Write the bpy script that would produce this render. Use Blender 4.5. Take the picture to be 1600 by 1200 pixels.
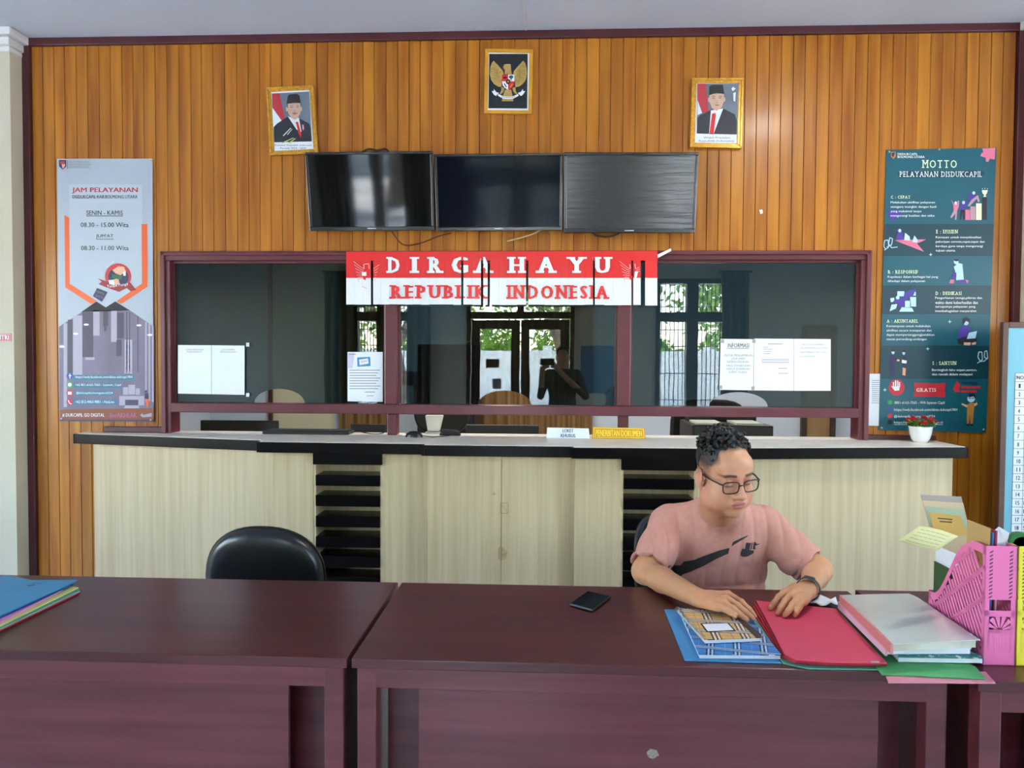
import bpy, bmesh, math, random
import numpy as np
from mathutils import Vector, Matrix
random.seed(7)
for o in list(bpy.data.objects): bpy.data.objects.remove(o)
scene = bpy.context.scene
COL = scene.collection

# ------------------------------------------------------------------ camera
FPX = 1170.0
CAM = np.array([0.0, -4.4, 1.52])
YAW, PITCH, ROLL = [math.radians(a) for a in (-2.7, -1.75, 0.3)]
_f = np.array([math.sin(YAW)*math.cos(PITCH), math.cos(YAW)*math.cos(PITCH), math.sin(PITCH)])
_r = np.array([math.cos(YAW), -math.sin(YAW), 0.0]); _u = np.cross(_r, _f)
_r2 = _r*math.cos(ROLL) + _u*math.sin(ROLL); _u2 = np.cross(_r2, _f)
cam_data = bpy.data.cameras.new('camera'); cam = bpy.data.objects.new('camera', cam_data); COL.objects.link(cam)
cam_data.sensor_fit = 'HORIZONTAL'; cam_data.sensor_width = 36.0; cam_data.lens = FPX/1600.0*36.0
cam_data.clip_start = 0.03; cam_data.clip_end = 300
cam.matrix_world = Matrix(((_r2[0], _u2[0], -_f[0], CAM[0]), (_r2[1], _u2[1], -_f[1], CAM[1]), (_r2[2], _u2[2], -_f[2], CAM[2]), (0, 0, 0, 1)))
scene.camera = cam
def _ray(px, py): return _f + _r2*(px-800)/FPX - _u2*(py-600)/FPX
def PY(px, py, y):
    d = _ray(px, py); return CAM + d*((y-CAM[1])/d[1])
def PZ(px, py, z):
    d = _ray(px, py); return CAM + d*((z-CAM[2])/d[2])

# ------------------------------------------------------------------ world, sun, exposure
world = bpy.data.worlds.new('sky'); scene.world = world; world.use_nodes = True
wn = world.node_tree; wn.nodes.clear()
sky = wn.nodes.new('ShaderNodeTexSky'); sky.sky_type = 'NISHITA'; sky.sun_disc = False
sky.sun_elevation = math.radians(58); sky.sun_rotation = math.radians(200); sky.altitude = 20; sky.air_density = 1.0; sky.dust_density = 1.2; sky.ozone_density = 1.0
bg = wn.nodes.new('ShaderNodeBackground'); bg.inputs['Strength'].default_value = 0.9
wo = wn.nodes.new('ShaderNodeOutputWorld')
wn.links.new(sky.outputs[0], bg.inputs[0]); wn.links.new(bg.outputs[0], wo.inputs[0])
sun_d = bpy.data.lights.new('sun', 'SUN'); sun_d.energy = 22.0; sun_d.angle = math.radians(0.6); sun_d.color = (1, .98, .95)
sun = bpy.data.objects.new('sun', sun_d); COL.objects.link(sun); sun.rotation_euler = (math.radians(28), math.radians(10), 0)
scene.view_settings.view_transform = 'Standard'; scene.view_settings.look = 'None'
scene.view_settings.gamma = 1.0; scene.view_settings.use_curve_mapping = False
scene.view_settings.exposure = 2.08
YF = -6.85                       # inner face of the street-side wall behind the camera
OPEN = [(-1.22, 0.40, 0.0, 2.62), (-2.95, -2.05, 0.55, 2.75), (1.60, 2.68, 0.55, 2.75)]   # x0, x1, z0, z1 of the entrance and the windows beside it
RX0, RX1 = -5.9, 5.4             # side walls
SIDE = [(-6.3, -4.4, 0.8, 2.75), (-3.9, -2.0, 0.8, 2.75)]                                # y0, y1, z0, z1 of unseen windows added to both side walls for more light
def portal(loc, rot, sx, sy):
    ld = bpy.data.lights.new('daylight_portal', 'AREA'); ld.shape = 'RECTANGLE'; ld.size = sx; ld.size_y = sy; ld.cycles.is_portal = True
    lo = bpy.data.objects.new('daylight_portal', ld); COL.objects.link(lo); lo.location = loc; lo.rotation_euler = rot
for (x0, x1, z0, z1) in OPEN: portal(((x0+x1)/2, YF-0.16, (z0+z1)/2), (math.radians(90), 0, 0), x1-x0, z1-z0)
for (y0, y1, z0, z1) in SIDE:
    portal((RX0-.13, (y0+y1)/2, (z0+z1)/2), (math.radians(90), 0, math.radians(-90)), y1-y0, z1-z0)
    portal((RX1+.13, (y0+y1)/2, (z0+z1)/2), (math.radians(90), 0, math.radians(90)), y1-y0, z1-z0)
scene.cycles.max_bounces = 10; scene.cycles.diffuse_bounces = 5; scene.cycles.glossy_bounces = 5
scene.cycles.transmission_bounces = 8; scene.cycles.transparent_max_bounces = 16
scene.cycles.sample_clamp_indirect = 12.0; scene.cycles.caustics_reflective = False; scene.cycles.caustics_refractive = False

# ------------------------------------------------------------------ helpers
def lin(c): return tuple(((v/255.0)/12.92 if v/255.0 <= .04045 else ((v/255.0+.055)/1.055)**2.4) for v in c[:3]) + (1.0,)
MATS = {}
def M(name, col, rough=.5, var=.0, scale=(8, 8, 8), bump=0.0, coat=0.0, metal=0.0, spec=.5, rnd=0.0, detail=6.0, coords='Object', col2=None, lo=.35, hi=.65):
    """procedural surface: base colour, stretched noise towards col2 (or a lighter/darker value), per-object value change, fine relief"""
    if name in MATS: return MATS[name]
    m = bpy.data.materials.new(name); m.use_nodes = True; nt = m.node_tree; N = nt.nodes; L = nt.links
    b = N['Principled BSDF']; base = lin(col)
    b.inputs['Roughness'].default_value = rough; b.inputs['Metallic'].default_value = metal
    b.inputs['Specular IOR Level'].default_value = spec; b.inputs['Coat Weight'].default_value = coat; b.inputs['Coat Roughness'].default_value = .18
    tc = N.new('ShaderNodeTexCoord'); mp = N.new('ShaderNodeMapping'); mp.inputs['Scale'].default_value = scale
    L.new(tc.outputs[coords], mp.inputs[0]); no = N.new('ShaderNodeTexNoise'); no.inputs['Scale'].default_value = 1.0; no.inputs['Detail'].default_value = detail
    oi = N.new('ShaderNodeObjectInfo'); ad = N.new('ShaderNodeVectorMath'); ad.operation = 'ADD'; cx = N.new('ShaderNodeCombineXYZ')
    mu = N.new('ShaderNodeMath'); mu.operation = 'MULTIPLY'; mu.inputs[1].default_value = 37.0
    L.new(oi.outputs['Random'], mu.inputs[0]); L.new(mu.outputs[0], cx.inputs[0]); L.new(mu.outputs[0], cx.inputs[1])
    L.new(mp.outputs[0], ad.inputs[0]); L.new(cx.outputs[0], ad.inputs[1]); L.new(ad.outputs[0], no.inputs['Vector'])
    ra = N.new('ShaderNodeValToRGB'); ra.color_ramp.elements[0].position = lo; ra.color_ramp.elements[1].position = hi
    ra.color_ramp.elements[0].color = lin(col2) if col2 else tuple(v*(1-var) for v in base[:3]) + (1,)
    ra.color_ramp.elements[1].color = base if col2 else tuple(min(1, v*(1+var)) for v in base[:3]) + (1,)
    L.new(no.outputs['Fac'], ra.inputs[0])
    hs = N.new('ShaderNodeHueSaturation'); mr = N.new('ShaderNodeMapRange')
    mr.inputs['To Min'].default_value = 1-rnd; mr.inputs['To Max'].default_value = 1+rnd
    L.new(oi.outputs['Random'], mr.inputs[0]); L.new(mr.outputs[0], hs.inputs['Value']); L.new(ra.outputs[0], hs.inputs['Color'])
    L.new(hs.outputs[0], b.inputs['Base Color'])
    if bump:
        bp = N.new('ShaderNodeBump'); bp.inputs['Strength'].default_value = bump; bp.inputs['Distance'].default_value = .01
        L.new(no.outputs['Fac'], bp.inputs['Height']); L.new(bp.outputs[0], b.inputs['Normal'])
    MATS[name] = m; return m
def emat(name, col, strength):
    if name in MATS: return MATS[name]
    m = bpy.data.materials.new(name); m.use_nodes = True; b = m.node_tree.nodes['Principled BSDF']
    b.inputs['Base Color'].default_value = lin(col); b.inputs['Emission Color'].default_value = lin(col); b.inputs['Emission Strength'].default_value = strength
    MATS[name] = m; return m
def glassmat(name, tint, ior=1.5, rough=0.0):
    if name in MATS: return MATS[name]
    m = bpy.data.materials.new(name); m.use_nodes = True; nt = m.node_tree; nt.nodes.clear()
    o = nt.nodes.new('ShaderNodeOutputMaterial'); mx = nt.nodes.new('ShaderNodeMixShader'); fr = nt.nodes.new('ShaderNodeFresnel'); fr.inputs[0].default_value = ior
    ge = nt.nodes.new('ShaderNodeNewGeometry'); mr = nt.nodes.new('ShaderNodeMapRange'); mr.inputs['To Min'].default_value = ior; mr.inputs['To Max'].default_value = 1.0/ior
    nt.links.new(ge.outputs['Backfacing'], mr.inputs[0]); nt.links.new(mr.outputs[0], fr.inputs[0])      # the sheet is not refracted: same reflectance on both faces
    t = nt.nodes.new('ShaderNodeBsdfTransparent'); t.inputs[0].default_value = (*tint, 1); g = nt.nodes.new('ShaderNodeBsdfGlossy'); g.inputs['Roughness'].default_value = rough
    nz = nt.nodes.new('ShaderNodeTexNoise'); nz.inputs['Scale'].default_value = 3.0; bp = nt.nodes.new('ShaderNodeBump'); bp.inputs['Strength'].default_value = .012; bp.inputs['Distance'].default_value = .02
    tc = nt.nodes.new('ShaderNodeTexCoord'); nt.links.new(tc.outputs['Object'], nz.inputs['Vector']); nt.links.new(nz.outputs['Fac'], bp.inputs['Height']); nt.links.new(bp.outputs[0], g.inputs['Normal'])
    nt.links.new(fr.outputs[0], mx.inputs[0]); nt.links.new(t.outputs[0], mx.inputs[1]); nt.links.new(g.outputs[0], mx.inputs[2]); nt.links.new(mx.outputs[0], o.inputs[0])
    MATS[name] = m; return m

def tag(o, label=None, cat=None, group=None, kind=None):
    if label: o['label'] = label
    if cat: o['category'] = cat
    if group: o['group'] = group
    if kind: o['kind'] = kind
    return o
def empty(name, loc, label=None, cat=None, group=None, kind=None):
    o = bpy.data.objects.new(name, None); COL.objects.link(o); o.location = Vector(loc); o.empty_display_size = .1
    return tag(o, label, cat, group, kind)
def V3(a): return Vector((float(a[0]), float(a[1]), float(a[2])))
class MB:
    """collects shapes (world coordinates) for one mesh"""
    def __init__(s): s.v = []; s.f = []; s.m = []
    def add(s, verts, faces, mi=0):
        b = len(s.v); s.v += [tuple(float(c) for c in v) for v in verts]; s.f += [tuple(b+i for i in f) for f in faces]; s.m += [mi]*len(faces); return s
    def box(s, x0, x1, y0, y1, z0, z1, mi=0):
        return s.add([(x0,y0,z0),(x1,y0,z0),(x1,y1,z0),(x0,y1,z0),(x0,y0,z1),(x1,y0,z1),(x1,y1,z1),(x0,y1,z1)], [(0,3,2,1),(4,5,6,7),(0,1,5,4),(1,2,6,5),(2,3,7,6),(3,0,4,7)], mi)
    def prism(s, pts, off, mi=0):
        """polygon (3D points) swept by vector off"""
        n = len(pts); p = [V3(q) for q in pts]; o = V3(off)
        nm = Vector((0,0,0))
        for i in range(n): nm += p[i].cross(p[(i+1) % n])
        vs = p + [q+o for q in p]
        fs = [tuple(range(n)), tuple(reversed(range(n, 2*n)))] + [(i, i+n, (i+1) % n + n, (i+1) % n) for i in range(n)]
        if nm.dot(o) > 0: fs = [tuple(reversed(f)) for f in fs]
        return s.add(vs, fs, mi)
    def poly(s, pts, mi=0): return s.add(pts, [tuple(range(len(pts)))], mi)
    def tube(s, pts, r, n=8, mi=0, cap=True, closed=False):
        P = [V3(p) for p in pts]; k = len(P); R = r if isinstance(r, (list, tuple)) else [r]*k
        rings = []; up = None
        for i in range(k):
            a = P[(i-1) % k] if (closed or i > 0) else P[i]; b = P[(i+1) % k] if (closed or i < k-1) else P[i]
            t = (b-a).normalized() if (b-a).length > 1e-9 else Vector((0,0,1))
            if up is None: up = t.orthogonal().normalized()
            up = (up - t*up.dot(t)); up = up.normalized() if up.length > 1e-6 else t.orthogonal().normalized()
            w = t.cross(up); rings.append([P[i] + (up*math.cos(2*math.pi*j/n) + w*math.sin(2*math.pi*j/n))*R[i] for j in range(n)])
        vs = [q for rg in rings for q in rg]; fs = []
        for i in range(k if closed else k-1):
            i2 = (i+1) % k
            for j in range(n): fs.append((i*n+j, i*n+(j+1) % n, i2*n+(j+1) % n, i2*n+j))
        if cap and not closed: fs += [tuple(reversed(range(n))), tuple(range((k-1)*n, k*n))]
        return s.add(vs, fs, mi)
    def lathe(s, c, prof, n=24, mi=0, ax=(0,0,1)):
        c = V3(c); az = V3(ax).normalized(); a1 = az.orthogonal().normalized(); a2 = az.cross(a1); vs = []; k = len(prof)
        for r, z in prof:
            for j in range(n):
                t = 2*math.pi*j/n; vs.append(c + az*z + (a1*math.cos(t) + a2*math.sin(t))*max(r, 1e-5))
        fs = [(i*n+j, i*n+(j+1) % n, (i+1)*n+(j+1) % n, (i+1)*n+j) for i in range(k-1) for j in range(n)]
        fs += [tuple(reversed(range(n))), tuple(range((k-1)*n, k*n))]
        return s.add(vs, fs, mi)
    def build(s, name, mat, parent=None, smooth=False, bevel=0.0, seg=2):
        me = bpy.data.meshes.new(name); me.from_pydata(s.v, [], s.f); mats = mat if isinstance(mat, (list, tuple)) else [mat]
        for m in mats: me.materials.append(m)
        if len(mats) > 1: me.polygons.foreach_set('material_index', s.m)
        if smooth: me.polygons.foreach_set('use_smooth', [True]*len(me.polygons))
        me.update(); o = bpy.data.objects.new(name, me); COL.objects.link(o)
        if bevel:
            b = o.modifiers.new('bevel', 'BEVEL'); b.width = bevel; b.segments = seg; b.limit_method = 'ANGLE'; b.angle_limit = math.radians(40)
        if parent:
            o.parent = parent; o.matrix_parent_inverse = Matrix.Translation(-parent.location) if parent.rotation_euler.z == 0 else parent.matrix_basis.inverted()
        return o
def copy_tree(root, parent=None):
    c = root.copy(); COL.objects.link(c)
    if parent: c.parent = parent
    for ch in [x for x in bpy.data.objects if x.parent == root]:
        copy_tree(ch, c)
    return c
def setbase(o, loc):
    """move a mesh thing's origin to loc without moving its shape"""
    d = Vector(loc) - o.location; o.data.transform(Matrix.Translation(-d)); o.location = Vector(loc); return o
def quad(px4, y): return [PY(px, py, y if not isinstance(y, (list, tuple)) else y[i]) for i, (px, py) in enumerate(px4)]
def lerpq(q, u, v): return q[0]*(1-u)*(1-v) + q[1]*u*(1-v) + q[2]*u*v + q[3]*(1-u)*v
def inset(q, l, t, r, b): return [lerpq(q, l, t), lerpq(q, 1-r, t), lerpq(q, 1-r, 1-b), lerpq(q, l, 1-b)]
def art(name, parent, polys, mat, y):
    def span(p): return max(max(q[0] for q in p)-min(q[0] for q in p), max(q[1] for q in p)-min(q[1] for q in p))
    if len(polys) > 1 and len(polys) <= 12 and min(span(p) for p in polys) > 5:
        for p in polys: o = MB().poly([PY(a, b, y) for a, b in p]).build(name, mat, parent)
        return o
    mb = MB()
    for p in polys: mb.poly([PY(a, b, y) for a, b in p])
    o = mb.build(name, mat, parent)
    if len(polys) > 1: o['kind'] = 'stuff'
    return o
def ell2(cx, cy, rx, ry=None, n=20, a0=0, a1=360):
    ry = ry or rx; return [(cx+rx*math.cos(math.radians(a0+(a1-a0)*i/(n if a1-a0 >= 360 else n-1))), cy+ry*math.sin(math.radians(a0+(a1-a0)*i/(n if a1-a0 >= 360 else n-1)))) for i in range(n)]
def rect2(x0, y0, x1, y1): return [(x0, y0), (x1, y0), (x1, y1), (x0, y1)]
def line2(pts, w):
    out = []
    for (x0, y0), (x1, y1) in zip(pts, pts[1:]):
        d = math.hypot(x1-x0, y1-y0) or 1; nx, ny = -(y1-y0)/d*w/2, (x1-x0)/d*w/2
        out.append([(x0+nx, y0+ny), (x1+nx, y1+ny), (x1-nx, y1-ny), (x0-nx, y0-ny)])
    return out
_tc = {}
SERIF = {'D': [(.0, 'tb')], 'I': [(.5, 'tb')], 'R': [(.0, 'tb'), (1., 'b')], 'A': [(.02, 'b'), (.98, 'b')], 'H': [(.0, 'tb'), (1., 'tb')], 'Y': [(.0, 't'), (1., 't'), (.5, 'b')], 'U': [(.0, 't'), (1., 't')],
         'E': [(.0, 'tb')], 'P': [(.0, 'tb')], 'B': [(.0, 'tb')], 'L': [(.0, 'tb')], 'K': [(.0, 'tb'), (1., 'tb')], 'N': [(.0, 'tb'), (1., 't')], 'M': [(.0, 'tb'), (1., 'tb')], 'T': [(.5, 'b')], 'F': [(.0, 'tb')]}
def text_mesh(s, off=0.0, serif=False, space=1.0):
    key = (s, off, serif, space)
    if key in _tc: return _tc[key]
    def one(t):
        cu = bpy.data.curves.new('t', 'FONT'); cu.body = t; cu.size = 1.0; cu.resolution_u = 2; cu.space_character = space
        ob = bpy.data.objects.new('t', cu); COL.objects.link(ob); dg = bpy.context.evaluated_depsgraph_get()
        me = bpy.data.meshes.new_from_object(ob.evaluated_get(dg)); vs = [(v.co.x, v.co.y, 0) for v in me.vertices]; fs = [tuple(p.vertices) for p in me.polygons]
        bpy.data.objects.remove(ob); bpy.data.curves.remove(cu); bpy.data.meshes.remove(me)
        if off > 0:      # bold: struck three times side by side
            n = len(vs); vs = [(x+d, y, k) for k, d in enumerate((-off, 0, off)) for x, y, _ in vs]; fs = [tuple(i+k*n for i in f) for k in range(3) for f in fs]
        return vs, fs
    if not serif: vs, fs = one(s)
    else:
        vs, fs = [], []; x = 0.0
        for ch in s:
            if ch == ' ': x += .42*space; continue
            v, f = one(ch)
            if not v: x += .3; continue
            a = min(p[0] for p in v); b = max(p[0] for p in v); k = len(vs)
            vs += [(p[0]-a+x, p[1], p[2]) for p in v]; fs += [tuple(k+i for i in q) for q in f]
            st = .115 + off
            for fr, w in SERIF.get(ch, []):
                cx = x + (0 if fr < .3 else (b-a if fr > .7 else (b-a)/2)) + (st*.5 if fr < .3 else (-st*.5 if fr > .7 else 0)); hw = .105 + off*.8; hh = .075
                for e in w:
                    y0, y1 = (.0-off*.5, hh) if e == 'b' else (.70-hh+off*.3, .70+off*.5)
                    k = len(vs); vs += [(cx-hw-st*.3, y0, 3), (cx+hw+st*.3, y0, 3), (cx+hw+st*.3, y1, 3), (cx-hw-st*.3, y1, 3)]; fs.append((k, k+1, k+2, k+3))
            x += (b-a) + .2*space
    _tc[key] = (vs, fs); return _tc[key]
def text(name, parent, items, mat, y, off=0.0, serif=False, cuts=None, space=1.0, skew=None):
    """items: (string, x0, y0, x1, y1) rectangles on the wall plane y that the lettering fills"""
    mb = MB()
    for it in items:
        s, x0, y0, x1, y1 = it[:5]; vs, fs = text_mesh(s, off, serif, space)
        if not vs: continue
        a = min(p[0] for p in vs); b = max(p[0] for p in vs); c = min(p[1] for p in vs); d = max(p[1] for p in vs)
        pts = [(x0+(p[0]-a)/(b-a)*(x1-x0), y1-(p[1]-c)/(d-c)*(y1-y0), p[2]) for p in vs]
        if len(it) > 5: pts = [(p[0], p[1] + it[5]*(p[0]-x0), p[2]) for p in pts]
        if cuts:
            bm = bmesh.new(); bv = [bm.verts.new((p[0], p[1], p[2])) for p in pts]
            for f in fs:
                try: bm.faces.new([bv[i] for i in f])
                except ValueError: pass
            for (ca, cb) in cuts:
                for cx in (ca, cb):
                    bmesh.ops.bisect_plane(bm, geom=bm.verts[:]+bm.edges[:]+bm.faces[:], plane_co=(cx, 0, 0), plane_no=(1, 0, 0))
                bmesh.ops.delete(bm, geom=[f for f in bm.faces if ca-.01 < f.calc_center_median().x < cb+.01], context='FACES')
            bm.verts.index_update(); pts = [(v.co.x, v.co.y, v.co.z) for v in bm.verts]; fs = [tuple(v.index for v in f.verts) for f in bm.faces]; bm.free()
        if cuts is not None and len(s) == 1: MB().add([PY(p[0], p[1], y-p[2]*.00025) for p in pts], fs).build(name, mat, parent); continue
        mb.add([PY(p[0], p[1], y-p[2]*.00025) for p in pts], fs)
    if not mb.v: return None
    o = mb.build(name, mat, parent); o['kind'] = 'stuff'; return o
# ------------------------------------------------------------------ materials of the room
m_plank = M('varnished_pine', (182, 118, 32), .38, scale=(22, 22, 1.1), col2=(138, 74, 12), rnd=.10, coat=.16, spec=.35, detail=6, lo=.28, hi=.66, bump=.02)
m_maroon = M('maroon_paint', (92, 34, 44), .38, var=.16, scale=(5, 5, 5), coat=.2)
m_maroon2 = M('maroon_trim_paint', (74, 28, 34), .42, var=.15, scale=(5, 5, 5))
m_cream = M('cream_wall_paint', (194, 188, 166), .7, var=.04, scale=(3, 3, 3))
m_ceil = M('grey_white_ceiling_paint', (202, 212, 224), .8, var=.03, scale=(2, 2, 2))
m_corn = M('white_plaster', (214, 216, 214), .7, var=.03)
m_floor = M('pale_floor_tile', (200, 204, 208), .25, var=.08, scale=(2, 2, 2))
m_out = M('pale_concrete', (206, 206, 204), .85, var=.08, scale=(1, 1, 1))
m_dkwood = M('dark_brown_door_wood', (66, 46, 36), .45, var=.2, scale=(14, 14, 1.5))
m_iron = M('black_iron', (24, 24, 26), .5)

XL, XR = -3.10, 2.63            # ends of the boarded wall
ZC = 3.43                       # ceiling
WX0, WX1, WZ0, WZ1 = -2.30, 1.835, 1.08, 2.16   # service window outer frame
def struct(mb, name, mat, parent=None, **k):
    o = mb.build(name, mat, parent, **k)
    if not parent: o['kind'] = 'structure'
    return o
struct(MB().box(RX0-.1, RX1+.1, YF-.15, 3.5, -.1, 0), 'floor', m_floor)
struct(MB().box(RX0-.1, RX1+.1, YF-.15, 0.05, ZC, ZC+.12), 'ceiling', m_ceil)
# boarded wall: backing + one plank per board
wall = empty('wall_back', (0, .06, 0), kind='structure')
bk = MB()
bk.box(RX0, WX0+.01, .03, .12, 0, ZC); bk.box(WX1-.01, RX1, .03, .12, 0, ZC); bk.box(WX0, WX1, .03, .12, WZ1-.02, ZC); bk.box(WX0, WX1, .03, .12, 0, WZ0-.07)
bk.build('backing', m_cream, wall)
x = XL; i = 0; rr = random.Random(3)
while x < XR - .01:
    w = rr.choice([.066, .068, .070, .072]); x1 = min(x+w, XR); xc = (x+x1)/2
    z0 = WZ1-.03 if WX0+.03 < xc < WX1-.03 else 0.0
    g = rr.choice([.0006, .0008, .0014]); d = rr.random()*.004
    pts = [(x+g, .03, z0), (x+g, .0030, z0), (x+g+.0018, .0+d*.3, z0), (x1-g-.0018, .0+d*.3, z0), (x1-g, .0030, z0), (x1-g, .03, z0)]
    MB().prism(pts, (0, 0, ZC-.045-z0)).build('plank', m_plank, wall)
    x = x1; i += 1
struct(MB().box(XL-.045, XR+.03, -.022, .03, ZC-.045, ZC), 'trim_1', m_maroon2, bevel=.004)
struct(MB().box(XL-.045, XL, -.022, .03, 0, ZC-.045), 'trim_2', m_maroon2, bevel=.004)
struct(MB().box(XR, XR+.04, -.022, .03, 0, ZC-.045), 'trim_3', m_maroon2, bevel=.004)
# cream piers either side, with a stepped plaster cornice
wl = struct(MB().box(RX0, XL-.045, -.12, .03, 0, ZC), 'wall_left', m_cream)
wr = struct(MB().box(XR+.04, RX1, -.12, .03, 0, ZC), 'wall_right', m_cream)
struct(MB().box(RX0, XL-.03, -.15, .0, ZC-.09, ZC-.045).box(RX0, XL-.0, -.18, .0, ZC-.045, ZC).box(RX0, XL-.04, -.13, 0, ZC-.12, ZC-.09), 'trim_4', m_corn, bevel=.006)
struct(MB().box(XR+.025, RX1, -.15, .0, ZC-.09, ZC-.045).box(XR, RX1, -.18, .0, ZC-.045, ZC), 'trim_5', m_corn, bevel=.006)
# ceiling sheet joints seen as two thin battens
struct(MB().box(-.142, -.134, -6.5, -.02, ZC-.004, ZC), 'trim_6', m_corn)

# ---- service window: frame, posts, rail, three tinted panes with speaking arches
win = empty('window_1', ((WX0+WX1)/2, 0, WZ0), kind='structure')
m_tint = glassmat('tinted_window_glass', (.20, .29, .32), 2.05)
GB, GT = 1.262, 2.105
def bar(name, x0, x1, z0, z1, y0=-.045, y1=.07): return MB().box(x0, x1, y0, y1, z0, z1).build(name, m_maroon, win, bevel=.005)
bar('top_rail', WX0, WX1, GT, WZ1); bar('jamb', WX0, WX0+.06, WZ0, GT); bar('jamb', WX1-.06, WX1, WZ0, GT)
MB().box(WX0+.012, WX1-.012, -.06, -.045, GT+.028, WZ1-.008).build('moulding', m_maroon, win, bevel=.004)
MB().box(WX0+.008, WX0+.034, -.06, -.045, WZ0, WZ1-.008).build('moulding', m_maroon, win, bevel=.004)
MB().box(WX1-.034, WX1-.008, -.06, -.045, WZ0, WZ1-.008).build('moulding', m_maroon, win, bevel=.004)
POST = [(-.955, -.880), (.405, .480)]
for a, b in POST: bar('post', a, b, 1.262, GT); bar('post_foot', a+.012, b-.006, WZ0, 1.205, -.03, .05)
bar('rail', WX0+.06, WX1-.06, 1.205, GB, -.05, .06)
SP = [(WX0+.06, POST[0][0]), (POST[0][1], POST[1][0]), (POST[1][1], WX1-.06)]
ARCH = [(397, 476), (747, 830), (1108, 1200)]
for (a, b), (pa, pb) in zip(SP, ARCH):
    xa = PY(pa, 627, 0)[0]; xb = PY(pb, 630, 0)[0]; xc = (xa+xb)/2; r = (xb-xa)/2
    pts = [(a, .0, GT), (a, .0, GB), (xa, .0, GB)] + [(xc-r*math.cos(t), .0, GB+.085*math.sin(t)) for t in [math.pi*k/18 for k in range(1, 18)]] + [(xb, .0, GB), (b, .0, GB), (b, .0, GT)]
    MB().prism(pts, (0, .005, 0)).build('glass_pane', m_tint, win)
    MB().box(a, b, -.012, .02, GT-.012, GT).box(a, a+.012, -.012, .02, GB, GT).box(b-.012, b, -.012, .02, GB, GT).build('glazing_bead', m_maroon, win)
# sill strip beside the window foot on both sides
MB().box(-2.66, WX0, -.03, .01, WZ0, WZ0+.035).build('sill', m_maroon2, win, bevel=.004)
MB().box(WX1, 2.22, -.03, .01, WZ0-.01, WZ0+.028).build('sill', m_maroon2, win, bevel=.004)
# ------------------------------------------------------------------ the office behind the glass
m_obl = M('pale_blue_wall_paint', (196, 205, 218), .75, var=.05, scale=(2, 2, 2))
m_obg = M('beige_wall_paint', (205, 198, 170), .75, var=.05, scale=(2, 2, 2))
m_black = M('black_plastic', (20, 20, 22), .38)
m_black2 = M('matt_black_plastic', (30, 30, 32), .6)
m_white_p = M('white_plastic', (214, 212, 200), .4)
m_curt = M('brown_curtain_cloth', (128, 96, 58), .85, var=.25, scale=(30, 30, 1))
m_tan = M('tan_door_laminate', (150, 116, 74), .5, var=.12, scale=(12, 12, 1))
OY = 3.0
struct(MB().box(-3.4, PY(421, 650, OY)[0], OY, OY+.1, 0, 3.0), 'wall_office_left', m_obl)
struct(MB().box(PY(421, 650, OY)[0], PY(522, 650, OY)[0], OY, OY+.1, 0, 3.0), 'wall_office_beige', m_obg)
struct(MB().box(PY(522, 650, OY)[0], 3.2, OY, OY+.1, 0, 3.0), 'wall_office_back', m_obl)
struct(MB().box(-3.5, -3.4, .03, OY+.1, 0, 3.0), 'wall_office_side_left', m_obl)
struct(MB().box(3.2, 3.3, .03, OY+.1, 0, 3.0), 'wall_office_side_right', m_obl)
struct(MB().box(-3.5, 3.3, .12, OY+.1, 3.0, 3.1), 'ceiling_office', m_ceil)
struct(MB().box(PY(419, 650, OY-.03)[0], PY(425, 650, OY-.03)[0], OY-.03, OY, 0, 3.0), 'trim_7', m_maroon2)
# door on the right
d4 = empty('door_4', (2.4, OY, 0), kind='structure')
xa = PY(1252, 640, OY-.03)[0]; xb = PY(1305, 640, OY-.03)[0]; zt = PY(1280, 508, OY-.03)[2]
MB().box(xa+.05, xb-.05, OY-.03, OY-.001, 0, zt-.05).build('leaf', m_tan, d4)
MB().box(xa, xa+.05, OY-.05, OY-.001, 0, zt).box(xb-.05, xb, OY-.05, OY-.001, 0, zt).box(xa+.05, xb-.05, OY-.05, OY-.001, zt-.05, zt).build('door_frame', m_dkwood, d4)
def curtain(xa, xb, z0, z1, y, label, mat, amp=.03, grp=None, pitch=.11, cat='curtain'):
    n = int((xb-xa)/pitch*8)+2; vs = []; fs = []
    for i in range(n+1):
        x = xa+(xb-xa)*i/n; yy = y + amp*math.sin(2*math.pi*(x-xa)/pitch + .8*math.sin(5*x))
        for k in range(5): vs.append((x + .006*math.sin(9*k+i), yy*(1) + .006*math.sin(3*k+i*.3), z0+(z1-z0)*k/4))
    for i in range(n):
        for k in range(4): fs.append((i*5+k, (i+1)*5+k, (i+1)*5+k+1, i*5+k+1))
    r = empty('curtain', ((xa+xb)/2, y, z0), label, cat, grp)
    o = MB().add(vs, fs).build('cloth', mat, r, smooth=True); sm = o.modifiers.new('thick', 'SOLIDIFY'); sm.thickness = .003
    MB().tube([(xa-.04, y, z1), (xb+.04, y, z1)], .012, 8).build('rod', m_dkwood, r)
    return r
curtain(PY(530, 640, OY-.1)[0], PY(604, 640, OY-.1)[0], .005, 2.6, OY-.1, 'brown curtain in the back office behind the left window post', m_curt)
curtain(PY(728, 640, OY-.1)[0], PY(926, 640, OY-.1)[0], .005, 2.6, OY-.1, 'wide brown curtain in the back office behind the speaking arch of the middle pane', m_curt)
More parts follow.
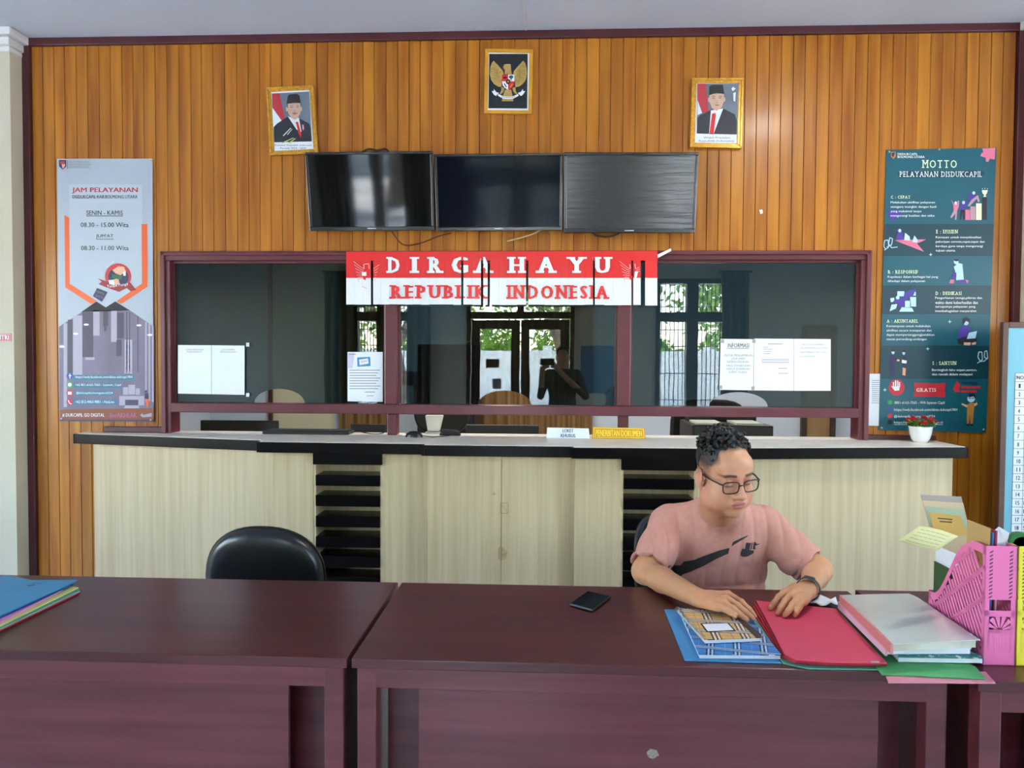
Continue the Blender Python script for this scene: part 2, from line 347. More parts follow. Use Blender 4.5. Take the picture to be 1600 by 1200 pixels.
# lamp of the office
ol = empty('ceiling_lamp', (-.4, 1.3, 2.97), 'white lamp panel on the ceiling of the back office', 'lamp')
MB().box(-1.3, .5, 1.0, 1.6, 2.965, 3.0).build('housing', m_white_p, ol)
MB().box(-1.26, .46, 1.04, 1.56, 2.958, 2.965).build('diffuser', emat('office_lamp_glow', (255, 250, 242), 6.0), ol)
ol2 = empty('ceiling_lamp', (2.3, 1.6, 2.97), 'small white lamp panel added on the right to brighten the back office wall', 'lamp')
MB().box(2.0, 2.6, 1.3, 1.9, 2.965, 3.0).build('housing', m_white_p, ol2); MB().box(2.03, 2.57, 1.33, 1.87, 2.958, 2.965).build('diffuser', MATS['office_lamp_glow'], ol2)  # unseen lamp, added to brighten the right part of the office back wall
# staff desk run behind the counter
sd = empty('staff_desk', (-.2, .62, 0), 'long pale staff desk hidden behind the service counter in the back office', 'desk')
MB().box(-2.25, 1.8, .30, .95, .70, .74).build('desktop', m_obg, sd)
for xx in (-2.2, -.9, .45, 1.72): MB().box(xx, xx+.04, .32, .93, 0, .70).build('side_panel', m_obg, sd)
def monitor(xc, y, ztop, w, label, h=.34, tilt=0):
    r = empty('computer_monitor', (xc, y, .74), label, 'monitor', 'computer monitors behind the service window')
    MB().box(xc-w/2, xc+w/2, y-.012, y+.028, ztop-h, ztop).build('screen_housing', m_black, r, bevel=.006)
    MB().box(xc-w/2+.015, xc+w/2-.015, y+.028, y+.030, ztop-h+.02, ztop-.015).build('screen', M('dark_screen_glass', (10, 12, 16), .1), r)
    MB().box(xc-.12, xc+.12, y-.03, y-.012, ztop-h+.06, ztop-.09).build('rear_cover', m_black2, r, bevel=.008)
    MB().box(xc-.03, xc+.03, y-.035, y-.012, .755, ztop-h+.1).build('stand', m_black2, r, bevel=.004)
    MB().box(xc-.12, xc+.12, y-.09, y+.09, .74, .755).build('base', m_black2, r, bevel=.006)
    return r
for (pa, pb, py, lab) in [(314, 434, 657, 'black monitor seen from behind, leftmost one under the window rail, beside the long keyboard'), (548, 604, 663, 'black monitor seen from behind just left of the left window post'), (728, 842, 664, 'black monitor seen from behind under the rail of the middle pane')]:
    a = PY(pa, py, .5); b = PY(pb, py, .5); monitor((a[0]+b[0])/2, .5, (a[2]+b[2])/2, b[0]-a[0], lab)
# dark office chair backs and cabinet behind the right pane and middle pane
def officechair(xc, yc, ztop, label, w=.48):
    r = empty('office_chair', (xc, yc, 0), label, 'chair', 'office chairs in the back office')
    pts = [(xc+w/2*math.copysign(abs(math.cos(t))**.55, math.cos(t)), yc, ztop-.28+.28*math.copysign(abs(math.sin(t))**.6, math.sin(t))) for t in [2*math.pi*k/28 for k in range(28)]]
    MB().prism(pts, (0, .07, 0)).build('backrest', m_black, r, bevel=.02)
    MB().box(xc-.23, xc+.23, yc-.45, yc+.0, .43, .51).build('seat', m_black, r, bevel=.03)
    MB().tube([(xc, yc-.22, .1), (xc, yc-.22, .43)], .03, 10).build('column', m_black2, r)
    for k in range(5):
        a = 2*math.pi*k/5+.3; MB().tube([(xc, yc-.22, .11), (xc+.28*math.cos(a), yc-.22+.28*math.sin(a), .06)], [.03, .02], 8).build('foot', m_black2, r)
    MB().box(xc-.03, xc+.03, yc+.04, yc+.08, .40, .7).build('back_bar', m_black2, r)
    return r
p = PY(690, 560, 1.5); officechair(p[0], 1.5, p[2]-.04, 'dark high-backed office chair seen through the left half of the middle pane', .46)
p = PY(1110, 628, 1.6); officechair(p[0], 1.6, p[2]+.02, 'dark office chair seen under the posted notices of the right pane', .62)
# black printer with white paper trays under the right pane
p = PY(1112, 672, 1.0); pr = empty('printer', (p[0], 1.0, .74), 'black printer with two pale paper trays behind the right pane', 'printer')
xa = PY(1066, 650, .8)[0]; xb = PY(1183, 650, .8)[0]; zt = PY(1120, 657, .8)[2]
MB().box(xa, xb, .42, .9, .74, zt).build('body', m_black, pr, bevel=.01)
for u in (.06, .55): MB().box(xa+(xb-xa)*u, xa+(xb-xa)*(u+.33), .44, .7, zt, zt+.012).build('paper_tray', m_white_p, pr)
MB().box(xa+.03, xb-.03, .7, .88, zt, zt+.04).build('scanner_lid', m_black2, pr, bevel=.008)
# tall dark cabinet with papers behind the middle pane
xa = PY(652, 600, 1.9)[0]; xb = PY(742, 600, 1.9)[0]; zt = PY(700, 538, 1.9)[2]
ct = empty('filing_cabinet', ((xa+xb)/2, 2.2, 0), 'tall black cabinet with papers on top in the back office', 'cabinet')
MB().box(xa, xb, 1.9, 2.5, 0, zt).build('body', m_black, ct, bevel=.006)
for k in range(3): MB().box(xa+.02, xb-.02, 1.89, 1.9, .1+k*.42, .48+k*.42).build('drawer', m_black2, ct, bevel=.004)
for k in range(3): MB().box(xa+.1+k*.02, xb-.12+k*.03, 1.95, 2.2, zt+.012*k, zt+.012*k+.01).build('paper_sheaf', m_white_p, ct)
# white tapered monitor stand, seen from behind, on the counter line
st = empty('display_stand', (-.58, .12, WZ0), 'cream tapered plastic display stand seen from behind near the left window post', 'stand')
q = [PY(664, 649, .1), PY(692, 649, .1), PY(686, 674, .1), PY(668, 674, .1)]
MB().prism(q, (0, .05, 0)).build('neck', m_white_p, st, bevel=.006)
c = PY(677, 675, .12); MB().box(c[0]-.045, c[0]+.045, .085, .155, WZ0, WZ0+.008).build('base', m_white_p, st, bevel=.002)
# ------------------------------------------------------------------ street side behind the camera (seen in reflections): wall, doors, grilled windows, yard
fw = MB(); xs = sorted(OPEN); cur = RX0-.12
for (x0, x1, z0, z1) in xs:
    fw.box(cur, x0, YF-.15, YF, 0, ZC); fw.box(x0, x1, YF-.15, YF, z1, ZC)
    if z0 > 0: fw.box(x0, x1, YF-.15, YF, 0, z0)
    cur = x1
fw.box(cur, RX1+.12, YF-.15, YF, 0, ZC)
struct(fw, 'wall_front', m_cream)
wno = 4
for xw, nm in ((RX0-.12, 'wall_side_left'), (RX1, 'wall_side_right')):
    mb = MB(); cur = YF
    for (y0, y1, z0, z1) in SIDE:
        mb.box(xw, xw+.12, cur, y0, 0, ZC); mb.box(xw, xw+.12, y0, y1, 0, z0); mb.box(xw, xw+.12, y0, y1, z1, ZC); cur = y1
        w = empty('window_%d' % wno, (xw+.06, (y0+y1)/2, z0), kind='structure'); wno += 1; ym = (y0+y1)/2  # unseen side window, added to let more daylight into the hall
        MB().box(xw, xw+.12, y0, y0+.06, z0, z1).box(xw, xw+.12, y1-.06, y1, z0, z1).box(xw, xw+.12, ym-.04, ym+.04, z0, z1).box(xw, xw+.12, y0, y1, z0, z0+.06).box(xw, xw+.12, y0, y1, z1-.06, z1).build('window_frame', m_dkwood, w)
    mb.box(xw, xw+.12, cur, .03, 0, ZC); struct(mb, nm, m_cream)
m_clear = glassmat('clear_glass', (.96, .97, .97), 1.45)
m_grey_sheet = M('printed_grey_paper', (120, 130, 140), .6)
x0, x1, z0, z1 = OPEN[0]; xm = (x0+x1)/2
df = empty('door_1', (xm, YF-.08, 0), kind='structure')
MB().box(x0, x0+.06, YF-.15, YF+.02, 0, z1).box(x1-.06, x1, YF-.15, YF+.02, 0, z1).box(x0, x1, YF-.15, YF+.02, z1-.06, z1).box(x0, x1, YF-.15, YF+.02, 2.16, 2.26).box(xm-.05, xm+.05, YF-.15, YF+.02, 2.26, z1).build('door_frame', m_dkwood, df)
for k, (a, b) in enumerate(((x0+.07, xm-.01), (xm+.01, x1-.07))):
    lf = MB().box(a, a+.13, YF-.10, YF-.05, .01, 2.14).box(b-.13, b, YF-.10, YF-.05, .01, 2.14).box(a+.13, b-.13, YF-.10, YF-.05, 2.0, 2.14).box(a+.13, b-.13, YF-.10, YF-.05, .01, .35).build('leaf', m_dkwood, df)
    g = MB().box(a+.13, b-.13, YF-.08, YF-.075, .35, 2.0).build('pane', m_clear); g.parent = lf
    h = MB().tube([(b-.06 if k == 0 else a+.06, YF-.03, .95), (b-.06 if k == 0 else a+.06, YF-.03, 1.3)], .012, 8).build('handle', m_iron); h.parent = lf
    g = MB().box(a+.06, b-.06, YF-.09, YF-.085, 2.27, z1-.07).build('transom_pane', m_clear, df)
for k, (lx, lz, w, h) in enumerate(((-.62, 1.52, .2, .13), (-.52, 1.2, .14, .15))):
    o = MB().box(xm+lx+.1, xm+lx+.1+w, YF-.073, YF-.070, lz-.1, lz-.1+h).build('door_notice', m_grey_sheet if k else m_dkwood)
    tag(o, ('small dark sign', 'small grey printed sheet')[k] + ' stuck on the glass of the entrance door, seen in reflection', 'notice')
for n, (x0, x1, z0, z1) in enumerate(OPEN[1:]):
    w = empty('window_%d' % (n+2), ((x0+x1)/2, YF-.08, z0), kind='structure'); xm = (x0+x1)/2
    MB().box(x0, x0+.07, YF-.15, YF+.02, z0, z1).box(x1-.07, x1, YF-.15, YF+.02, z0, z1).box(x0, x1, YF-.15, YF+.02, z0, z0+.07).box(x0, x1, YF-.15, YF+.02, z1-.07, z1).box(xm-.08, xm+.08, YF-.15, YF+.02, z0, z1).box(x0, x1, YF-.15, YF+.02, 2.12, 2.26).build('window_frame', m_dkwood, w)
    for (a, b) in ((x0+.07, xm-.08), (xm+.08, x1-.07)):
        MB().box(a, b, YF-.07, YF-.065, z0+.07, 2.12).build('pane', m_clear, w); MB().box(a, b, YF-.07, YF-.065, 2.26, z1-.07).build('pane', m_clear, w)
        gr = MB(); nb = 6
        for k in range(nb): xx = a+(b-a)*(k+.5)/nb; gr.tube([(xx, YF-.12, z0+.07), (xx, YF-.12, z1-.07)], .007, 6)
        for zz in (z0+.4, z0+.8, z0+1.2, 2.0, 2.35): gr.tube([(a, YF-.12, zz), (b, YF-.12, zz)], .007, 6)
        gr.build('grille', m_iron, w)
m_dkcurt = M('dark_olive_curtain_cloth', (84, 78, 62), .85, var=.25, scale=(30, 30, 1))
for a, b, lab in ((-3.35, -2.9, 'olive curtain drawn to the far side of the window left of the entrance'), (-2.1, -1.75, 'olive curtain beside the entrance door on its left'), (2.55, 2.95, 'olive curtain on the right side of the window right of the entrance')):
    curtain(a, b, .005, 2.85, YF+.1, lab, m_dkcurt)
m_blue_board = M('blue_notice_paper', (70, 110, 140), .6)
o = MB().box(.5, .98, YF+.004, YF+.02, 1.05, 1.75).build('notice_board', m_blue_board); tag(o, 'plain blue notice board on the wall right of the entrance door, seen in reflection', 'board')
# porch, yard, fence, trees
struct(MB().box(-14, 12, YF-1.1, YF-.16, 2.95, 3.05), 'ceiling_porch', m_corn)
struct(MB().box(-40, 40, -60, YF-.15, -.3, -.12), 'floor_yard', m_out)
struct(MB().box(-8, 8, YF-2.2, YF-.15, -.12, -.02), 'floor_porch', m_out)
fn = empty('yard_wall', (0, -19, -.12), 'white boundary wall across the yard, seen in reflection', 'wall')
MB().box(-20, 20, -19.1, -18.9, -.12, 1.85).build('wall_body', m_corn, fn)
for k in range(9): MB().box(-20+k*5-.15, -20+k*5+.15, -19.2, -18.8, -.12, 2.0).build('pillar', m_corn, fn)
m_leaf = M('green_leaves', (112, 150, 52), .6, var=.35, scale=(2, 2, 2)); m_bark = M('grey_brown_bark', (106, 92, 76), .9, var=.25, scale=(8, 8, 2))
def tree(x, y, h, r, label, seed):
    rg = random.Random(seed); t = empty('shade_tree', (x, y, -.12), label, 'tree', 'trees in the yard seen in reflection')
    tr = MB(); tr.tube([(x, y, -.12), (x+.1, y, h*.2), (x-.1, y+.1, h*.4)], [.22, .17, .13], 8); ends = []
    for k in range(9):
        a = 2*math.pi*k/9+rg.random(); e = (x+math.cos(a)*r*.7, y+math.sin(a)*r*.6, h*(.5+.35*rg.random())); tr.tube([(x-.1, y+.1, h*.36), ((x+e[0])/2, (y+e[1])/2, h*.5+.2*rg.random()), e], [.09, .06, .02], 6); ends.append(e)
    tr.build('trunk', m_bark, t)
    lf = MB()
    for k in range(2200):
        e = rg.choice(ends); c = Vector((e[0]+rg.gauss(0, r*.33), e[1]+rg.gauss(0, r*.33), e[2]+rg.gauss(.2, r*.26)))
        u = Vector((rg.gauss(0, 1), rg.gauss(0, 1), rg.gauss(0, 1))).normalized(); w = u.orthogonal().normalized(); s = .07+.06*rg.random()
        lf.add([c-u*s, c+w*s*.5, c+u*s, c-w*s*.5], [(0, 1, 2, 3)])
    o = lf.build('foliage', m_leaf, t); o['kind'] = 'stuff'
for k, (x, y, h, r, lab) in enumerate(((-3.6, -13.5, 5.0, 1.5, 'spreading tree left of the entrance outside'), (.4, -15.5, 5.4, 1.6, 'big branching tree straight outside the entrance door'), (4.4, -13.2, 5.0, 1.5, 'leafy tree outside the windows right of the entrance'), (-9.5, -16.5, 5.5, 1.6, 'leafy tree at the far left of the yard'), (10, -16.5, 5.5, 1.6, 'leafy tree at the far right of the yard'))):
    tree(x, y, h, r, lab, k+5)
def shrub(x, y, h, r, label, seed):
    rg = random.Random(seed); t = empty('shrub', (x, y, -.12), label, 'shrub', 'shrubs behind the yard wall seen in reflection')
    MB().tube([(x, y, -.12), (x+.05, y, h*.5)], [.08, .05], 6).build('stem', m_bark, t); lf = MB()
    for k in range(1500):
        a = rg.uniform(0, 6.283); q = r*math.sqrt(rg.random()); c = Vector((x+q*math.cos(a), y+q*math.sin(a)*.7, .4+(h-.4)*rg.random()*(1-.35*(q/r)**2))); u = Vector((rg.gauss(0, 1), rg.gauss(0, 1), rg.gauss(0, 1))).normalized(); w = u.orthogonal().normalized(); s = .09+.07*rg.random(); lf.add([c-u*s, c+w*s*.5, c+u*s, c-w*s*.5], [(0, 1, 2, 3)])
    lf.build('foliage', m_leaf, t)['kind'] = 'stuff'
for k, xx in enumerate((-10.5, -7.6, -4.9, -2.1, .7, 3.5, 6.3, 9.2)): shrub(xx, -21.0-(k % 2)*.6, 2.9+.5*math.sin(k*2.1), 1.25, ['leftmost shrub', 'second shrub from the left', 'third shrub from the left', 'fourth shrub from the left', 'fourth shrub from the right', 'third shrub from the right', 'second shrub from the right', 'rightmost shrub'][k] + ' behind the yard wall, seen in reflection', k+50)
# ceiling lamp of the hall (lit)
hl = empty('ceiling_lamp', (1.67, -1.6, ZC), 'round white ceiling lamp above the right end of the desks, out of frame', 'lamp')
MB().lathe((1.67, -1.6, ZC-.06), [(.17, 0), (.185, .02), (.185, .06)], 32).build('housing', m_corn, hl, smooth=True)
MB().lathe((1.67, -1.6, ZC-.075), [(.02, 0), (.12, .002), (.165, .012), (.165, .016)], 32).build('diffuser', emat('hall_lamp_glow', (255, 250, 240), 30.0), hl, smooth=True)
# ------------------------------------------------------------------ things on the wall
m_gold = M('gold_frame_paint', (206, 150, 44), .32, var=.2, scale=(60, 60, 60), metal=.35, coat=.3)
m_gold2 = M('yellow_wood_frame', (205, 146, 36), .4, var=.1, scale=(20, 20, 20))
m_paperw = M('white_paper', (226, 232, 238), .6, var=.015)
m_ink = M('black_ink', (28, 28, 34), .6)
m_inkg = M('grey_ink', (120, 124, 132), .6)
m_red = M('red_print', (206, 32, 36), .5)
m_tvb = M('black_tv_bezel', (16, 16, 18), .22, coat=.4)
def screenmat(name, col, rough, bump, scale, spec=.5):
    return M(name, col, rough, scale=scale, bump=bump, spec=spec, detail=3, var=.1)
m_scr = [screenmat('tv_screen_glossy', (10, 11, 12), .05, .0, (2, 2, 2), .5), screenmat('tv_screen_blue_black', (6, 11, 22), .09, .0, (2, 2, 2), .1), screenmat('tv_screen_wrinkled_film', (30, 30, 32), .18, .22, (2.5, 2.5, 46), 0.9)]
TV = [([(476, 238), (676, 236), (679, 360), (484, 361)], 'left television with a glossy screen mirroring curtains, under the left portrait'),
      ([(678, 241), (880, 239), (878, 360), (682, 361)], 'middle television with a blue-black screen, under the eagle emblem'),
      ([(881, 238), (1092, 238), (1086, 364), (881, 364)], 'right television whose screen is covered by wrinkled film')]
for k, (c4, lab) in enumerate(TV):
    yt, yb = (-.16, -.075) if k != 1 else (-.145, -.08)
    q = quad(c4, [yt, yt, yb, yb]); q = [Vector(p) for p in q]
    r = empty('television', (q[2]+q[3])/2, lab, 'television', 'televisions in a row above the service window')
    nrm = (q[1]-q[0]).cross(q[3]-q[0]).normalized()
    if nrm.y > 0: nrm = -nrm
    L = lambda u, v, d=0: q[0]*(1-u)*(1-v)+q[1]*u*(1-v)+q[2]*u*v+q[3]*(1-u)*v + nrm*d
    b = .022
    def panel(u0, v0, u1, v1, d0, d1): return [L(u0, v0, d0), L(u1, v0, d0), L(u1, v1, d0), L(u0, v1, d0)], (nrm*(d1-d0))
    mb = MB()
    for (u0, v0, u1, v1) in ((0, 0, 1, b*1.6), (0, 1-.052, 1, 1), (0, b*1.6, b, 1-.052), (1-b, b*1.6, 1, 1-.052)):
        p, o = panel(u0, v0, u1, v1, 0, -.02); mb.prism(p, o)
    mb.build('bezel', m_tvb, r, bevel=.003)
    p, o = panel(b, b*1.6, 1-b, 1-.052, -.004, -.018); MB().prism(p, o).build('screen', m_scr[k], r)
    p, o = panel(.01, .01, .99, .99, -.02, -.045); MB().prism(p, o).build('rear_cover', m_black2, r, bevel=.01)
    p, o = panel(.46, .962, .54, .978, .001, .0); p, o = panel(.465, .963, .535, .976, 0, .001); MB().prism(p, o).build('maker_badge', M('silver_print', (170, 172, 176), .4), r)
    wb = MB().box(float(L(.35, .5).x), float(L(.65, .5).x), -.085, .002, float(L(.5, .62).z), float(L(.5, .38).z)).build('wall_bracket', m_iron, r)
m_cable = M('black_cable', (26, 20, 18), .5)
def cable(pxs, y, label, mat, r=.0035, sub=6):
    P = [Vector(PY(a, b, y if not isinstance(y, list) else y[i])) for i, (a, b) in enumerate(pxs)]; pts = []
    for i in range(len(P)-1):
        p0 = P[max(i-1, 0)]; p1 = P[i]; p2 = P[i+1]; p3 = P[min(i+2, len(P)-1)]
        for k in range(sub):
            t = k/sub; pts.append(.5*((2*p1)+(p2-p0)*t+(2*p0-5*p1+4*p2-p3)*t*t+(3*p1-p0-3*p2+p3)*t*t*t))
    pts.append(P[-1]); o = MB().tube(pts, r, 6).build('cable', mat, smooth=True); setbase(o, P[0]); return tag(o, label, 'cable')
cable([(610, 356), (616, 368), (632, 383), (660, 379), (682, 370), (704, 364)], -.03, 'thin dark cable sagging below the left and middle televisions', M('brown_cable', (74, 34, 22), .5))
cable([(792, 377), (812, 372), (832, 366), (845, 360)], -.03, 'short cream cable end below the middle television', M('cream_cable', (206, 180, 130), .5), .004)
cable([(925, 362), (932, 368), (948, 370), (962, 367), (970, 362)], -.05, 'black cable loop under the right television', m_cable, .005)
cable([(566, 238), (576, 233), (590, 235), (602, 233), (608, 238)], -.08, 'black cable bundle on top of the left television', m_cable, .006)

def framed(name, c4, y, fw, mat, label, cat, matw=.02, steps=True):
    q = [Vector(p) for p in quad(c4, y)]; r = empty(name, (q[2]+q[3])/2, label, cat)
    wu, wv = fw/((q[1]-q[0]).length), fw/((q[3]-q[0]).length)
    out = q; inn = [Vector(p) for p in inset(q, wu, wv, wu, wv)]; mid = [Vector(p) for p in inset(q, wu*.45, wv*.45, wu*.45, wv*.45)]
    for i in range(4):
        j = (i+1) % 4
        MB().prism([out[i], out[j], inn[j], inn[i]], (0, .016, 0)).build('frame_bar', mat, r, bevel=.003)
        if steps: MB().prism([out[i], out[j], mid[j], mid[i]], (0, -.006, 0)).build('frame_bead', mat, r, bevel=.002)
    MB().prism([p+Vector((0, .004, 0)) for p in inset(q, wu*.8, wv*.8, wu*.8, wv*.8)], (0, .008, 0)).build('mount_card', m_paperw, r)
    return r
def zmap(ox, oy, s): return lambda pts: [(ox+a/s, oy+b/s) for a, b in pts]
# ---- portrait 1
z = zmap(410, 125, 10.0); yy = -.014
m_pbg = M('portrait_grey_backdrop', (104, 116, 130), .5, var=.12, scale=(6, 6, 6)); m_suit = M('portrait_charcoal_suit', (34, 38, 46), .5); m_cap = M('portrait_black_cap', (28, 30, 32), .5)
m_face = M('portrait_skin', (196, 160, 138), .5, var=.06, scale=(40, 40, 40)); m_pshirt = M('portrait_white_shirt', (214, 222, 228), .5); m_flag = M('portrait_flag_red', (178, 48, 58), .5); m_hair_p = M('portrait_grey_hair', (92, 90, 88), .5); m_lip = M('portrait_lip', (150, 92, 84), .5)
p1 = framed('portrait_frame', [(416, 137), (490, 133), (497, 239), (422, 243)], yy-.008, .026, m_gold, 'gold-framed portrait of a smiling man in a black cap, left of the televisions', 'portrait')
art('backdrop', p1, [z([(150, 210), (730, 180), (770, 960), (185, 975)])], m_pbg, yy-.007)
art('flag_red', p1, [z([(150, 212), (265, 206), (350, 590), (305, 640), (155, 430)])], m_flag, yy-.0075)
art('flag_white', p1, [z([(155, 430), (300, 635), (180, 740), (165, 700)])], m_pshirt, yy-.0075)
art('suit', p1, [z([(185, 972), (180, 730), (230, 680), (400, 570), (520, 700), (580, 600), (730, 680), (755, 760), (768, 958)])], m_suit, yy-.008)
art('shirt', p1, [z([(395, 565), (480, 600), (570, 590), (610, 800), (600, 820), (530, 770)])], m_pshirt, yy-.0085)
art('tie', p1, [z([(515, 660), (555, 650), (610, 850), (600, 905), (560, 820), (530, 690)])], m_red, yy-.009)
art('ears', p1, [z(ell2(385, 455, 18, 40)), z(ell2(606, 450, 14, 38))], m_face, yy-.009)
art('face', p1, [z([(385, 370), (600, 360), (605, 450), (590, 530), (545, 605), (500, 622), (450, 590), (405, 520)])], m_face, yy-.0095)
art('cap', p1, [z([(378, 375), (395, 260), (420, 225), (540, 215), (580, 245), (602, 360), (490, 352)])], m_cap, yy-.010)
art('side_hair', p1, [z([(378, 375), (400, 372), (398, 440), (380, 420)]), z([(588, 362), (602, 360), (606, 425), (596, 425)])], m_hair_p, yy-.0098)
art('facial_features', p1, [z(ell2(455, 425, 26, 6)), z(ell2(548, 420, 26, 6)), z(line2([(430, 400), (480, 395)], 8)[0]), z(line2([(525, 393), (572, 393)], 8)[0]), z(line2([(490, 480), (520, 482)], 8)[0])], m_hair_p, yy-.0102)
art('mouth', p1, [z([(465, 515), (505, 508), (550, 512), (540, 530), (505, 540), (475, 532)])], m_lip, yy-.0102)
art('lapel_ribbon', p1, [z([(620, 700), (640, 695), (652, 750), (640, 790), (626, 770)])], M('portrait_pink_ribbon', (222, 150, 160), .5), yy-.0102)
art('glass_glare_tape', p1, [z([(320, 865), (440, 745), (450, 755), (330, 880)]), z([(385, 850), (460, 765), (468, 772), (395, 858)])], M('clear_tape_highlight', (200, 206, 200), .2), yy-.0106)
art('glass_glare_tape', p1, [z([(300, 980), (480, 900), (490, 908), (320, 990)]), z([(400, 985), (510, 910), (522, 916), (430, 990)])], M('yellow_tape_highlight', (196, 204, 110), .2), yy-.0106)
text('caption', p1, [('Presiden Republik Indonesia', 429, 225.6, 487, 228.6), ('Periode 2024 - 2029', 438, 230, 478, 233)], m_ink, yy-.0085)
# ---- portrait 2
z = zmap(740, 60, 3.3333)
p2 = framed('portrait_frame', [(1081, 122), (1162, 122), (1159, 232), (1078, 230)], yy-.008, .028, m_gold, 'gold-framed portrait of a young man in a black cap, right of the televisions', 'portrait')
art('backdrop', p2, [z([(1165, 235), (1378, 235), (1370, 500), (1163, 495)])], m_pbg, yy-.007)
art('flag_red', p2, [z([(1168, 236), (1208, 236), (1225, 385), (1190, 388), (1166, 320)])], m_flag, yy-.0075)
art('flag_white', p2, [z([(1166, 320), (1190, 388), (1166, 400)])], m_pshirt, yy-.0075)
art('suit', p2, [z([(1163, 495), (1166, 415), (1180, 400), (1240, 370), (1300, 365), (1360, 395), (1372, 430), (1370, 500)])], m_suit, yy-.008)
art('shirt', p2, [z([(1236, 375), (1300, 365), (1250, 498), (1226, 498)])], m_pshirt, yy-.0085)
art('tie', p2, [z([(1242, 392), (1260, 388), (1262, 400), (1250, 498), (1228, 498), (1240, 405)])], m_red, yy-.009)
art('ears', p2, [z(ell2(1226, 320, 5, 12)), z(ell2(1306, 318, 5, 12))], m_face, yy-.009)
art('face', p2, [z([(1228, 290), (1304, 286), (1304, 325), (1292, 360), (1266, 378), (1242, 364), (1230, 335)])], m_face, yy-.0095)
art('cap', p2, [z([(1226, 296), (1228, 250), (1240, 242), (1298, 242), (1306, 290), (1265, 284)])], m_cap, yy-.010)
art('facial_features', p2, [z(ell2(1250, 311, 8, 2.2)), z(ell2(1283, 310, 8, 2.2)), z(line2([(1240, 302), (1259, 301)], 3)[0]), z(line2([(1275, 301), (1294, 301)], 3)[0]), z(line2([(1262, 333), (1273, 333)], 2.6)[0])], m_hair_p, yy-.0102)
art('mouth', p2, [z([(1254, 347), (1268, 344), (1282, 347), (1268, 352)])], m_lip, yy-.0102)
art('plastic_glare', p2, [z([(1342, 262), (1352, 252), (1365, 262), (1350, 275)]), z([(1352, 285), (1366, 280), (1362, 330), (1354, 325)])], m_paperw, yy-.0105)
text('caption', p2, [('Wakil Presiden', 1099, 213.5, 1141, 216.5), ('Republik Indonesia', 1092, 218.8, 1147, 222)], m_ink, yy-.0085)
# ---- eagle emblem
z = zmap(750, 70, 10.43)
pg = framed('emblem_frame', [(758, 76), (833, 77), (831, 178), (756, 177)], yy-.008, .021, m_gold2, 'yellow-framed eagle emblem on black, above the middle television', 'emblem', steps=False)
m_eag = M('eagle_gold_print', (176, 146, 78), .45, var=.15, scale=(60, 60, 60)); m_eagd = M('eagle_dark_gold_print', (112, 88, 40), .45)
art('black_ground', pg, [z([(152, 148), (778, 148), (768, 1038), (138, 1035)])], M('emblem_black', (34, 36, 40), .35), yy-.007)
for mir in (0, 1):
    fx = (lambda P: z([(926-a, b) for a, b in P])) if mir else z
    art('wing', pg, [fx([(222, 258), (300, 340), (375, 430), (385, 480), (360, 500), (350, 690), (290, 680), (230, 640), (180, 570), (158, 470), (170, 360), (190, 300)])], m_eag, yy-.0078)
    fl = []
    for k in range(9):
        t = k/8; fl += line2([(200-30*math.sin(3*t)+25*t, 320+290*t), (300+12*t, 400+190*t)], 5)
    fl += line2([(290, 390), (275, 470), (290, 560), (330, 640)], 5) + line2([(330, 430), (312, 490), (325, 560), (348, 610)], 5)
    art('feather_lines', pg, [fx(p) for p in fl], m_eagd, yy-.0083)
    art('leg', pg, [fx([(350, 690), (400, 700), (385, 760), (350, 800), (315, 805), (345, 750)])], m_eag, yy-.0078)
    art('ribbon_end', pg, [fx([(190, 755), (225, 755), (225, 720), (265, 770), (310, 785), (260, 835), (225, 810)])], m_paperw, yy-.0083)
art('neck_and_head', pg, [z([(400, 480), (405, 400), (370, 390), (392, 380), (368, 358), (390, 350), (385, 325), (430, 312), (500, 315), (505, 400), (520, 480)])], m_eag, yy-.0078)
art('tail', pg, [z([(410, 730), (510, 730), (545, 920), (350, 920)])], m_eag, yy-.0076)
art('ribbon', pg, [z([(300, 800), (380, 838), (460, 845), (540, 838), (620, 800), (630, 830), (550, 875), (460, 885), (370, 875), (290, 830)])], m_paperw, yy-.0085)
art('ribbon_lettering', pg, [z(line2([(350+k*19, 848+10*math.sin(k/12*math.pi)), (360+k*19, 850+10*math.sin(k/12*math.pi))], 16)[0]) for k in range(12)], m_inkg, yy-.009)
art('shield_red', pg, [z([(358, 485), (458, 485), (458, 595), (358, 595)]), z([(458, 595), (560, 595), (550, 660), (510, 710), (458, 735)])], m_red, yy-.0088)
art('shield_white', pg, [z([(458, 485), (562, 485), (562, 595), (458, 595)]), z([(358, 595), (458, 595), (458, 735), (410, 705), (370, 660)])], m_paperw, yy-.0088)
art('shield_tree', pg, [z(ell2(507, 525, 36, 28)), z(rect2(500, 540, 514, 582))], M('emblem_green', (28, 92, 96), .5), yy-.0092)
art('shield_marks', pg, [z(ell2(408, 535, 30, 20)), z(line2([(395, 630), (430, 690)], 16)[0])], m_ink, yy-.0092)
art('shield_chain', pg, [z(line2([(490, 690), (530, 640)], 14)[0])], m_gold2, yy-.0092)
art('shield_centre', pg, [z(ell2(458, 600, 38, 42))], m_ink, yy-.0094)
art('shield_star', pg, [z([(458+(24 if k % 2 == 0 else 10)*math.sin(math.pi*k/5), 600-(24 if k % 2 == 0 else 10)*math.cos(math.pi*k/5)) for k in range(10)])], m_gold2, yy-.0098)

